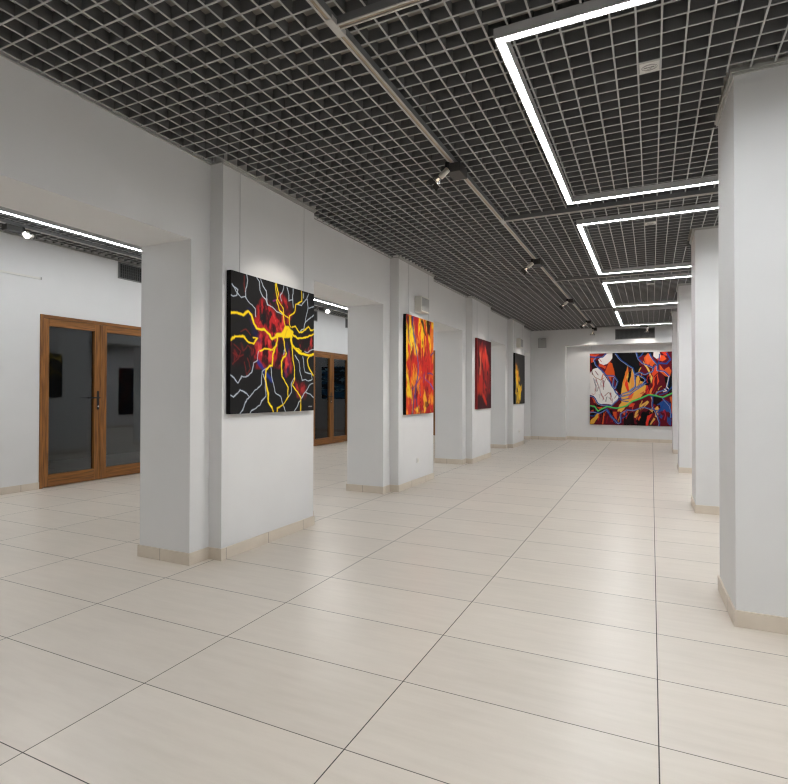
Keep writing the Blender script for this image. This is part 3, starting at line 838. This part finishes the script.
A.mix(np.clip((bl - 0.60) * 10, 0, 1) * np.clip((A.v - 0.55) * 6, 0, 1) * 0.8, (240, 138, 36))
A.mix(np.clip((vnoise(A.u, A.v, 16, 11, 61) - 0.64) * 12, 0, 1) * np.clip((A.v - 0.55) * 5, 0, 1) * 0.8, (70, 14, 22))
for p in ([(0.02, 0.0), (0.10, 0.0), (0.03, 0.10)], [(0.14, 0.0), (0.22, 0.0), (0.21, 0.10), (0.25, 0.19), (0.18, 0.09)], [(0.50, 0.0), (0.60, 0.0), (0.66, 0.10), (0.74, 0.20), (0.58, 0.12)],
          [(0.68, 0.0), (0.86, 0.0), (0.86, 0.12), (0.90, 0.20), (0.80, 0.14)]):
    A.poly(p, (24, 17, 13), 0.95, 0.025, 0.12)
A.mix(A.poly_mask([(0.24, 0.02), (0.38, 0.03), (0.40, 0.22), (0.58, 0.42), (0.62, 0.50), (0.50, 0.46), (0.40, 0.30), (0.28, 0.24)], 0.05, 0.1) * 0.9, (170, 28, 36))
fk = vnoise(su, A.v, 22, 8, 77, 4)
A.mix(np.clip((fk - 0.62) * 14, 0, 1) * np.clip(1.2 - A.v, 0, 1) * 0.8, (60, 34, 14))
A.mix(np.clip((0.36 - fk) * 12, 0, 1) * 0.6, (244, 176, 36))
A.mix(A.poly_mask([(0.86, 0.10), (1.0, 0.05), (1.0, 0.40), (0.90, 0.36)], 0.06, 0.12) * np.clip((st - 0.35) * 7, 0, 1) * 0.9, (214, 104, 36))
for i, p in enumerate(P2_BLUE):
    A.stroke(p, 0.040 if i == 0 else 0.022, (36, 60, 124) if i not in (1, 2) else (128, 56, 120), 0.9 if i < 7 else 0.55, 0.016, 0.05, 90 + i)
A.stroke(P2_BLUE[0][2:8], 0.014, (44, 106, 168), 0.8, 0.01, 0.05, 90)
A.stroke(P2_BLUE[2][2:], 0.03, (60, 96, 190), 0.8, 0.012, 0.05, 3)
hang(A, '+x', 5.075, 1.176, 0.080, 0.052, M['canvas_black'], 'red and yellow flame painting with thin blue veins, on the second pilaster', PG, (0.16, 0.90))

# 3: dark maroon ground with a glowing red shape
A = Art(1.15, 1.567, 110, 140, (58, 16, 24))
n1 = vnoise(A.u + (vnoise(A.u, A.v, 3, 2, 3) - 0.5) * 0.2, A.v, 9, 3, 51); n2 = vnoise(A.u, A.v, 12, 8, 57)
A.mix(np.clip((n2 - 0.5) * 4, 0, 1) * 0.5, (84, 20, 30))
m = A.poly_mask(P3_RED[0], 0.14, 0.16)
A.mix(m, (124, 24, 25)); A.mix(m * np.clip((n1 - 0.50) * 7, 0, 1), (184, 42, 34)); A.mix(m * np.clip((0.45 - n1) * 7, 0, 1), (72, 17, 24))
A.mix(A.poly_mask([(0.05, 0.10), (0.30, 0.14), (0.62, 0.13), (0.78, 0.34), (0.55, 0.30), (0.30, 0.26), (0.12, 0.45)], 0.12, 0.14) * np.clip((n1 - 0.40) * 7, 0, 1), (208, 56, 40))
A.poly(P3_RED[1], (206, 54, 34), 0.95, 0.06, 0.06)
A.stroke([(0.21, 0.22), (0.24, 0.34), (0.20, 0.50)], 0.07, (226, 130, 96), 0.8, 0.06, 0.08)
A.stroke([(0.05, 0.70), (0.25, 0.74)], 0.16, (188, 60, 26), 0.6, 0.1, 0.1)
for q in ([(0.58, 0.60), (0.62, 0.66)], [(0.72, 0.46), (0.74, 0.49)], [(0.60, 0.72), (0.63, 0.73)], [(0.36, 0.36), (0.44, 0.56)]):
    A.stroke(q, 0.07, (34, 14, 24), 0.9, 0.05, 0.05)
A.stroke([(0.0, 0.0), (0.01, 1.0)], 0.05, (170, 28, 30), 0.8, 0.03)
hang(A, '+x', 8.87, 1.17, 0.080, 0.045, simple('canvas_edge_red', lin(120, 24, 26), 0.7), 'dark maroon painting with a glowing red shape, on the third pilaster', PG, (0.12, 0.9))

# 4: black ground with a rising yellow flame
A = Art(1.29, 1.437, 90, 110, (38, 38, 39))
n2 = vnoise(A.u, A.v, 11, 7, 71)
m = A.poly_mask(P4_YEL[0], 0.05, 0.12)
A.mix(m * 0.9, (206, 160, 30)); A.mix(m * np.clip((n2 - 0.52) * 8, 0, 1), (234, 196, 42)); A.mix(m * np.clip((0.46 - n2) * 9, 0, 1), (84, 60, 22))
A.stroke([(0.25, 0.40), (0.27, 0.52)], 0.14, (216, 120, 34), 0.85, 0.1, 0.08)
A.stroke([(0.12, 0.23), (0.18, 0.34)], 0.10, (206, 110, 40), 0.6, 0.08, 0.08)
A.stroke([(0.55, 0.68), (0.60, 0.74)], 0.08, (220, 140, 60), 0.7, 0.06, 0.05)
hang(A, '+x', 12.505, 1.224, 0.080, 0.045, M['canvas_black'], 'black painting with a rising yellow flame, on the farthest pilaster', PG, (0.12, 0.9))

# 5: the large picture on the end wall
A = Art(2.43, 2.31, 300, 290, (96, 12, 28))
def g(*p):
    return [((x - 42) / 735.0, (y - 42) / 634.0) for x, y in p]
BK, OR, RD, YL, MA, WH, BL = (6, 6, 10), (226, 92, 34), (226, 58, 34), (228, 172, 72), (104, 10, 26), (226, 222, 220), (20, 68, 142)
n1 = vnoise(A.u, A.v, 9, 7, 101); n2 = vnoise(A.u, A.v, 16, 12, 103)
A.mix(np.clip((0.40 - n1) * 12, 0, 1) * np.clip((A.v - 0.6) * 8, 0, 1), BK)
A.poly(g((250, 42), (610, 38), (600, 90), (525, 130), (490, 190), (455, 250), (430, 180), (385, 165), (345, 290), (330, 410), (300, 390), (262, 320), (240, 220), (232, 120)), BK)
A.poly(g((450, 250), (560, 240), (592, 300), (565, 335), (455, 330)), BK)
A.poly(g((690, 240), (765, 230), (765, 400), (735, 380), (715, 330)), BK)
A.poly(g((480, 80), (540, 60), (560, 190), (520, 150), (490, 160)), MA)
for p in (((60, 560), (150, 550), (130, 620), (90, 665)), ((150, 560), (196, 555), (165, 640), (150, 660)), ((345, 590), (430, 560), (440, 672), (345, 676)), ((450, 640), (540, 560), (610, 520), (630, 550), (545, 600), (480, 676)),
          ((600, 420), (690, 440), (640, 500), (600, 480)), ((45, 500), (90, 540), (70, 600), (45, 590)), ((45, 110), (120, 100), (110, 170), (60, 190)), ((160, 60), (200, 45), (110, 110)), ((225, 540), (260, 560), (300, 660), (240, 640))):
    A.poly(g(*p), BK, 0.95)
A.poly(g((176, 210), (215, 118), (245, 130), (268, 200), (272, 262), (240, 292), (195, 244)), (206, 78, 24), 1, 0.012, 0.04)
A.poly(g((240, 250), (262, 255), (285, 330), (260, 360), (238, 320)), MA)
A.poly(g((530, 85), (560, 48), (605, 95), (625, 150), (650, 200), (640, 262), (600, 240), (575, 140), (540, 150)), OR)
A.poly(g((540, 70), (575, 60), (590, 110), (560, 165)), (240, 104, 50))
A.poly(g((648, 72), (700, 70), (722, 105), (690, 122), (640, 112)), (240, 88, 38))
A.poly(g((660, 150), (702, 200), (742, 172), (760, 205), (742, 262), (700, 250), (660, 210)), OR)
A.poly(g((670, 42), (740, 42), (720, 75), (690, 62)), RD)
A.poly(g((722, 42), (777, 42), (777, 90), (745, 95)), MA)
A.poly(g((600, 200), (640, 190), (655, 300), (625, 360), (600, 410), (560, 412), (600, 340), (606, 250)), (228, 72, 36))
A.poly(g((620, 260), (640, 240), (640, 330), (600, 405), (590, 400), (615, 330)), MA)
A.poly(g((520, 320), (560, 330), (575, 370), (560, 410), (530, 390)), RD, 0.9)
A.poly(g((518, 108), (560, 178), (602, 262), (592, 314), (570, 224), (534, 164)), (232, 190, 92))
# the tall yellow flame and what burns inside it
A.poly(g((330, 475), (328, 395), (345, 290), (374, 205), (385, 155), (394, 222), (430, 180), (452, 262), (444, 345), (402, 392), (520, 308), (548, 332), (532, 392), (480, 436), (400, 475), (330, 562), (294, 556), (310, 500)), YL, 1, 0.012, 0.03)
A.poly(g((384, 160), (392, 220), (372, 260), (352, 330), (346, 290)), (226, 116, 40))
A.poly(g((398, 210), (424, 190), (414, 250), (400, 310), (384, 292)), BK)
A.poly(g((425, 195), (448, 262), (440, 330), (415, 370), (410, 290)), (226, 150, 66))
A.poly(g((374, 262), (386, 300), (404, 384), (382, 372), (362, 322)), RD)
A.poly(g((400, 400), (440, 390), (420, 440), (390, 450)), (228, 96, 60))
A.poly(g((455, 260), (480, 240), (500, 290), (535, 300), (470, 330), (448, 345)), YL)
A.poly(g((440, 440), (520, 370), (545, 380), (500, 430)), (236, 156, 80))
A.stroke(g((500, 400), (525, 385), (515, 410)), 0.03, (180, 60, 40), 0.8)
# pale hand-like shapes
hand = g((48, 205), (70, 180), (112, 165), (166, 222), (200, 270), (242, 342), (290, 388), (302, 430), (282, 470), (242, 495), (180, 490), (124, 497), (100, 452), (80, 422), (42, 412), (42, 230))
A.poly(hand, WH)
A.poly(g((118, 96), (165, 60), (190, 42), (252, 42), (246, 82), (200, 130), (166, 146), (130, 126)), WH)
for p, c, wd in ((((60, 205), (90, 255), (140, 280), (175, 260)), (150, 100, 60), 0.018), (((165, 225), (150, 275)), (196, 90, 40), 0.03), (((95, 200), (120, 235)), (120, 60, 74), 0.022), (((62, 190), (66, 230)), BK, 0.02),
                 (((78, 265), (95, 330), (100, 380)), (110, 108, 122), 0.022), (((100, 270), (125, 350)), (140, 52, 60), 0.02), (((160, 280), (172, 340)), (150, 44, 54), 0.025), (((185, 270), (165, 330)), (120, 30, 44), 0.016),
                 (((120, 320), (150, 420)), (176, 170, 176), 0.03), (((150, 400), (170, 450)), (164, 50, 50), 0.02), (((180, 420), (215, 390)), (120, 28, 36), 0.018), (((230, 395), (240, 460)), (176, 60, 56), 0.022),
                 (((270, 440), (285, 410)), (110, 30, 40), 0.016), (((200, 430), (185, 470)), (92, 84, 96), 0.016), (((60, 400), (75, 410), (90, 400)), (190, 90, 84), 0.012), (((135, 95), (150, 115)), (170, 56, 46), 0.016), (((105, 300), (90, 280)), (170, 164, 172), 0.03)):
    A.stroke(g(*p), wd * 1.2, c, 0.85, 0.01, 0.03)
A.poly(g((608, 42), (662, 42), (667, 88), (635, 102), (608, 80)), WH)
for p in (((42, 46), (132, 46), (100, 66), (42, 72)), ((46, 78), (86, 80), (86, 112), (50, 122)), ((128, 130), (170, 145), (160, 165), (120, 150)), ((150, 160), (190, 150), (176, 180)), ((60, 440), (90, 450), (110, 500), (80, 480)), ((110, 520), (160, 520), (140, 545))):
    A.poly(g(*p), (214, 74, 34), 0.95)
A.poly(g((42, 676), (50, 640), (110, 578), (134, 588), (82, 672)), (222, 166, 60))
for p in (((160, 600), (176, 560), (168, 676), (156, 676)), ((250, 560), (290, 560), (290, 630), (262, 600)), ((48, 560), (80, 540), (84, 556), (56, 576)), ((340, 560), (380, 530), (385, 560), (350, 590))):
    A.poly(g(*p), (222, 82, 40), 0.9)
A.poly(g((535, 680), (550, 590), (602, 568), (572, 610), (558, 680)), (226, 56, 40))
for p in (((438, 605), (450, 556), (500, 500), (562, 456), (578, 470), (522, 530), (482, 570), (452, 612)), ((576, 664), (608, 600), (622, 610), (590, 662)), ((600, 542), (640, 500), (654, 520), (642, 602), (620, 592), (630, 540)), ((575, 540), (610, 500), (600, 560)), ((590, 425), (606, 440), (600, 470))):
    A.poly(g(*p), (226, 172, 84), 0.95)
A.poly(g((455, 590), (500, 530), (550, 480), (500, 560)), MA, 0.9)
A.poly(g((400, 480), (450, 485), (430, 510), (395, 515)), (224, 70, 40), 0.9)
A.poly(g((470, 620), (490, 595), (500, 605), (480, 635)), (226, 84, 40), 0.9)
rs = np.random.RandomState(12)
for k in range(46):                      # loose licks of flame over the lower and right-hand part
    px, py = rs.uniform(60, 760), rs.uniform(520, 670)
    if k % 3 == 0: px, py = rs.uniform(480, 760), rs.uniform(180, 420)
    dx, dy = rs.uniform(5, 30), rs.uniform(25, 70)
    cc = [BK, (212, 78, 36), (150, 16, 34), YL, (196, 40, 32), BK][rs.randint(6)]
    A.stroke(g((px, py), (px + dx * 0.3, py - dy * 0.5), (px + dx, py - dy)), rs.uniform(0.012, 0.035), cc, 0.9, 0.012, 0.08, 600 + k)
for k in range(22):                      # dark and red marks on the pale shape
    px, py = rs.uniform(70, 250), rs.uniform(260, 450)
    if px < 60 + (450 - py) * 0.1 or px > 170 + (py - 260) * 0.5: continue
    A.stroke(g((px, py), (px + rs.uniform(-6, 14), py + rs.uniform(14, 44))), rs.uniform(0.010, 0.022), [(130, 40, 50), (84, 80, 92), (168, 70, 60), (60, 34, 44)][rs.randint(4)], 0.8, 0.01, 0.05, 700 + k)
mass = A.poly_mask(g((640, 485), (700, 445), (752, 480), (762, 560), (745, 672), (716, 640), (722, 560), (696, 525), (672, 610), (640, 572)), 0.02, 0.10)
A.mix(mass * np.clip((n2 - 0.36) * 8, 0, 1), (34, 72, 140))
A.stroke(g((690, 560), (700, 540), (712, 580), (700, 620)), 0.03, (170, 36, 60), 0.9, 0.01, 0.04)
A.stroke(g((755, 430), (768, 480), (765, 560)), 0.06, (226, 110, 44), 0.8, 0.02, 0.05)
BLUE = (((280, 48), (320, 100), (380, 145), (430, 180), (450, 230), (450, 340), (400, 384), (340, 402), (310, 422)), ((460, 42), (480, 100), (520, 140), (570, 160), (610, 180), (600, 210), (540, 235), (500, 215), (455, 225)),
        ((455, 230), (520, 255), (545, 280), (520, 320), (450, 350), (400, 384)), ((545, 310), (450, 370), (400, 410), (310, 432)), ((580, 60), (600, 100), (640, 150), (640, 200), (700, 210), (740, 250), (730, 310), (715, 360), (650, 385), (610, 420)),
        ((720, 55), (752, 110), (722, 146), (650, 140)), ((100, 75), (80, 100), (100, 150), (150, 190), (200, 240), (240, 330), (280, 390), (310, 422)), ((190, 240), (265, 245), (300, 290), (275, 352), (256, 330), (262, 262)), ((42, 70), (100, 75), (160, 75), (188, 48)),
        ((42, 420), (80, 430), (115, 490), (160, 502), (240, 507), (300, 452)), ((42, 562), (130, 575), (200, 540), (240, 600), (300, 662), (322, 650), (325, 575), (380, 540), (440, 545), (520, 515), (580, 530)),
        ((600, 420), (600, 510), (640, 590), (660, 640), (655, 680)), ((775, 330), (720, 390), (660, 410)), ((690, 440), (720, 470), (750, 500), (760, 600)), ((700, 470), (660, 540), (640, 562)), ((190, 540), (230, 600), (282, 662)),
        ((470, 90), (500, 70), (520, 42)), ((610, 170), (650, 150), (660, 60)), ((370, 540), (370, 600), (330, 620)), ((42, 600), (80, 602), (110, 570)), ((400, 440), (350, 450), (310, 440)), ((390, 470), (340, 462), (320, 450)), ((590, 530), (640, 545)))
for i, p in enumerate(BLUE):
    wd = 0.044 if i < 12 else 0.030
    A.stroke(g(*p), wd, BL, 0.95, 0.012, 0.04, 120 + i)
    if i in (0, 1, 2, 3, 4, 6, 7, 9, 10, 11, 13):
        A.stroke(g(*p), wd * 0.18, (200, 210, 228), 0.75, 0.010, 0.04, 120 + i, (-0.007, 0.004))
A.stroke(g((560, 405), (600, 430)), 0.02, BL)
A.stroke(g((740, 250), (720, 340), (735, 360)), 0.022, WH, 0.9, 0.01, 0.03)
A.stroke(g((700, 360), (720, 375), (690, 385)), 0.022, WH, 0.9, 0.01, 0.03)
GR = g((40, 510), (85, 515), (116, 556), (200, 515), (290, 530), (370, 510), (430, 465), (500, 440), (570, 410), (640, 420), (690, 432), (777, 390))
A.stroke(GR, 0.052, (30, 110, 84), 1, 0.012, 0.03, 200); A.stroke(GR, 0.030, (96, 206, 96), 1, 0.012, 0.03, 200, (0, -0.003))
hang(A, '-y', 1.752, 0.52, YN - 0.006, 0.04, M['canvas_white'], 'large colourful painting of flames, blue lightning and pale shapes in the end wall niche', None, (0.02, 0.5, 0.97), NZ)

# pictures known from their reflections in the gallery doors
A = Art(0.96, 1.06, 90, 100, (24, 22, 26))
n1 = vnoise(A.u, A.v, 6, 4, 301); n2 = vnoise(A.u, A.v, 9, 9, 303)
A.mix(np.clip((A.u - 0.42) * 5, 0, 1) * np.clip((n1 - 0.32) * 6, 0, 1), (150, 34, 34))
for i, p in enumerate(([(0.02, 0.02), (0.10, 0.12), (0.02, 0.2)], [(0.05, 0.1), (0.30, 0.08), (0.40, 0.24), (0.24, 0.40), (0.40, 0.62)], [(0.24, 0.40), (0.08, 0.44), (0.0, 0.52)], [(0.30, 0.0), (0.22, 0.1), (0.0, 0.14)])):
    A.stroke(p, 0.022, (210, 180, 40), 0.9, 0.01, 0.05, 310 + i)
hang(A, '-x', 5.90, 1.405, XB - 0.008, 0.034, M['canvas_black'], 'dark painting with a red side and yellow threads, facing the nearest gallery door', 'paintings seen mirrored in the door glass', (0.12, 0.88), 3.8)
A = Art(1.2, 1.27, 80, 80, (20, 30, 44))
n1 = vnoise(A.u, A.v, 3, 12, 401); n2 = vnoise(A.u, A.v, 5, 16, 403)
A.mix(np.clip((n1 - 0.42) * 5, 0, 1), (46, 110, 150)); A.mix(np.clip((n2 - 0.6) * 8, 0, 1), (150, 190, 206))
hang(A, '-y', -3.12, 1.30, Y1 - 0.006, 0.034, M['canvas_black'], 'dark blue painting on the gallery end wall, mirrored in the far door', 'paintings seen mirrored in the door glass', (0.12, 0.88), 3.86)
A = Art(1.9, 2.05, 80, 80, (24, 22, 24))
n1 = vnoise(A.u, A.v, 5, 5, 501)
A.mix(np.clip((n1 - 0.5) * 5, 0, 1), (120, 40, 34)); A.mix(np.clip((0.36 - n1) * 6, 0, 1), (40, 44, 80))
hang(A, '-x', 15.45, 0.57, XR - 0.006, 0.034, M['canvas_black'], 'large dark painting on the right wall beyond the columns', 'paintings seen mirrored in the door glass', (0.12, 0.88), 3.57)

# ------------------------------------------------------------------ small fittings
def wall_speaker(loc, rot, w, h, d, label, paint='cream_plastic'):
    r = empty('wall_speaker', loc, label, 'speaker', 'speakers on the hall walls')
    r.rotation_euler = (0, 0, rot)
    MB().box(-w / 2, w / 2, -d, 0, 0, h).build('cabinet', M[paint], r, 0.012, 3)
    b = 0.022
    MB().box(-w / 2 + b, w / 2 - b, -d - 0.006, -d + 0.001, b, h - b).build('grille', M['grey_cloth'], r, 0.004)
    MB().box(-0.012, 0.012, -d - 0.008, -d - 0.005, h - b - 0.03, h - b - 0.015).build('badge', M['sign_grey'], r)
    return r
PX = 0.0765
wall_speaker((PX, 5.70, 2.845), math.pi / 2, 0.34, 0.26, 0.125, 'cream wall speaker above the flame painting on the second pilaster')
wall_speaker((PX, 13.05, 2.84), math.pi / 2, 0.34, 0.26, 0.125, 'cream wall speaker above the yellow flame painting on the farthest pilaster')
wall_speaker((0.315, Y1 - 0.001, 3.03), 0, 0.25, 0.32, 0.14, 'grey wall speaker high on the left of the end wall', 'speaker_grey')

def socket(y, z, label):
    r = empty('wall_socket', (0.0755, y, z), label, 'socket', 'wall sockets on the pilasters')
    MB().box(0, 0.010, -0.038, 0.038, 0, 0.080).build('plate', M['white_plastic'], r, 0.003)
    MB().cyl((0.009, 0, 0.0400), (0.0125, 0, 0.0400), 0.022, None, 24).build('outlet', M['cream_plastic'], r)
socket(5.665, 0.36, 'white wall socket low on the second pilaster under the flame painting')
socket(13.25, 0.37, 'white wall socket low on the farthest pilaster')

def ceiling_plate(x, y, label):
    r = empty('ceiling_plate', (x, y, ZG), label, 'ceiling plate', 'plates with an oval emblem set in the ceiling grid')
    hw = 0.0585
    MB().box(-hw, hw, -hw, hw, -0.003, 0.012).build('plate', M['plate'], r, 0.002)
    def oval(mb, rx, ry, wd, z0=-0.0042, z1=-0.003, n=40):
        b = len(mb.v)
        for k in range(n):
            t = 2 * math.pi * k / n
            for s, z in ((1, z0), (-1, z0), (-1, z1), (1, z1)):
                mb.v.append(((rx + s * wd / 2) * math.cos(t), (ry + s * wd / 2) * math.sin(t), z))
        for k in range(n):
            j = (k + 1) % n
            for q in range(4):
                p = (q + 1) % 4
                mb.f.append((b + 4 * k + q, b + 4 * j + q, b + 4 * j + p, b + 4 * k + p)); mb.m.append(0); mb.s.append(False)
    em = MB(); oval(em, 0.045, 0.034, 0.0022); oval(em, 0.038, 0.027, 0.0016)
    random.seed(4)
    px = -0.030
    # script-like word across the oval, not legible in the photograph
    for k in range(9):
        hgt = random.uniform(0.006, 0.012)
        em.box(px, px + 0.0035, -hgt, hgt * 0.6, -0.0042, -0.003); em.box(px, px + 0.007, -0.003, 0.001, -0.0042, -0.003)
        px += 0.0066
    em.box(-0.012, 0.012, 0.014, 0.0175, -0.0042, -0.003)
    em.build('emblem', M['sign_grey'], r)
ceiling_plate(3.567, 1.224, 'white square plate with an oval emblem inside the nearest light ring')
ceiling_plate(3.567, 4.734, 'white square plate with an oval emblem inside the second light ring')
ceiling_plate(3.567, 8.764, 'white square plate with an oval emblem inside the third light ring')

def vent(name, loc, rot, w, h, label, group, nsl, cross, slat='vent_slat'):
    r = empty(name, loc, label, 'air vent', group)
    r.rotation_euler = (0, 0, rot)
    f = 0.022; d = 0.02
    MB().box(0, w, -d, 0, 0, f).box(0, w, -d, 0, h - f, h).box(0, f, -d, 0, f, h - f).box(w - f, w, -d, 0, f, h - f).build('frame', M['vent_frame'], r, 0.002)
    MB().box(f, w - f, -0.003, 0, f, h - f).build('back_plate', M['vent_dark'], r)
    g = MB()
    for k in range(nsl):
        x = f + (w - 2 * f) * (k + 0.5) / nsl
        T = Matrix.Translation((x, -0.011, 0)) @ Matrix.Rotation(0.5, 4, 'Z')
        g.box(-0.0012, 0.0012, -0.007, 0.007, f, h - f, 0, T)
    for k in range(cross):
        z = f + (h - 2 * f) * (k + 0.5) / cross
        g.box(f, w - f, -0.006, -0.004, z - 0.002, z + 0.002)
    g.build('grille', M[slat], r)
vent('air_vent', (2.544, Y1, 3.215), 0, 1.13, 0.332, 'dark slatted air vent high on the end wall above the large painting', None, 46, 0)
GV = 'air vents high on the gallery wall'
vent('air_vent', (XL, 4.03, 3.572), math.pi / 2, 1.1, 0.295, 'dark slatted vent high on the gallery wall above the nearest door', GV, 26, 5, 'vent_slat_dark')
vent('air_vent', (XL, 9.34, 3.572), math.pi / 2, 1.1, 0.295, 'dark slatted vent high on the gallery wall left of the far door', GV, 26, 5, 'vent_slat_dark')
vent('air_vent', (XL, 12.03, 3.572), math.pi / 2, 1.1, 0.295, 'dark slatted vent high on the gallery wall above the far door', GV, 26, 5, 'vent_slat_dark')

r = empty('hanging_rod', (XL, 0.2, 3.285), 'thin white picture rod on the gallery wall left of the nearest door', 'picture rod')
MB().box(0.0, 0.014, 0, 2.48, 0, 0.007).box(0, 0.004, 0, 2.48, 0, 0.034).build('rail', M['white_plastic'], r)
MB().box(0.0, 0.017, 2.474, 2.484, -0.002, 0.036).build('end_cap', M['rail'], r)

# ------------------------------------------------------------------ camera, world, view
f, yaw, pitch, roll, cy, cxw, cyw, czw = 540.368, 0.444962664, 0.00983307979, 0.00222764083, 388.553, 3.57574734, -2.58497149, 1.50212592
fw = Vector((-math.sin(yaw) * math.cos(pitch), math.cos(yaw) * math.cos(pitch), math.sin(pitch)))
rt = Vector((math.cos(yaw), math.sin(yaw), 0)); up = rt.cross(fw)
c, s = math.cos(roll), math.sin(roll)
r2 = rt * c + up * s; u2 = -rt * s + up * c
cam = bpy.data.cameras.new('camera'); co = bpy.data.objects.new('camera', cam); COL.objects.link(co)
co.matrix_world = Matrix(((r2.x, u2.x, -fw.x, cxw), (r2.y, u2.y, -fw.y, cyw), (r2.z, u2.z, -fw.z, czw), (0, 0, 0, 1)))
cam.sensor_fit = 'HORIZONTAL'; cam.sensor_width = 36.0; cam.lens = f / 788.0 * 36.0
cam.shift_y = (cy - 392.0) / 788.0
cam.clip_start = 0.05; cam.clip_end = 200
SC.camera = co

w = bpy.data.worlds.new('world'); SC.world = w; w.use_nodes = True
w.node_tree.nodes['Background'].inputs[0].default_value = (0, 0, 0, 1)
vs = SC.view_settings
vs.view_transform = 'Standard'; vs.look = 'None'; vs.exposure = EXPOSURE; vs.gamma = 1.0
vs.use_curve_mapping = False
cy_ = SC.cycles
cy_.max_bounces = 12; cy_.diffuse_bounces = 7; cy_.glossy_bounces = 5; cy_.transparent_max_bounces = 16
cy_.sample_clamp_indirect = 8.0; cy_.caustics_reflective = False; cy_.caustics_refractive = False
cy_.filter_width = 1.2
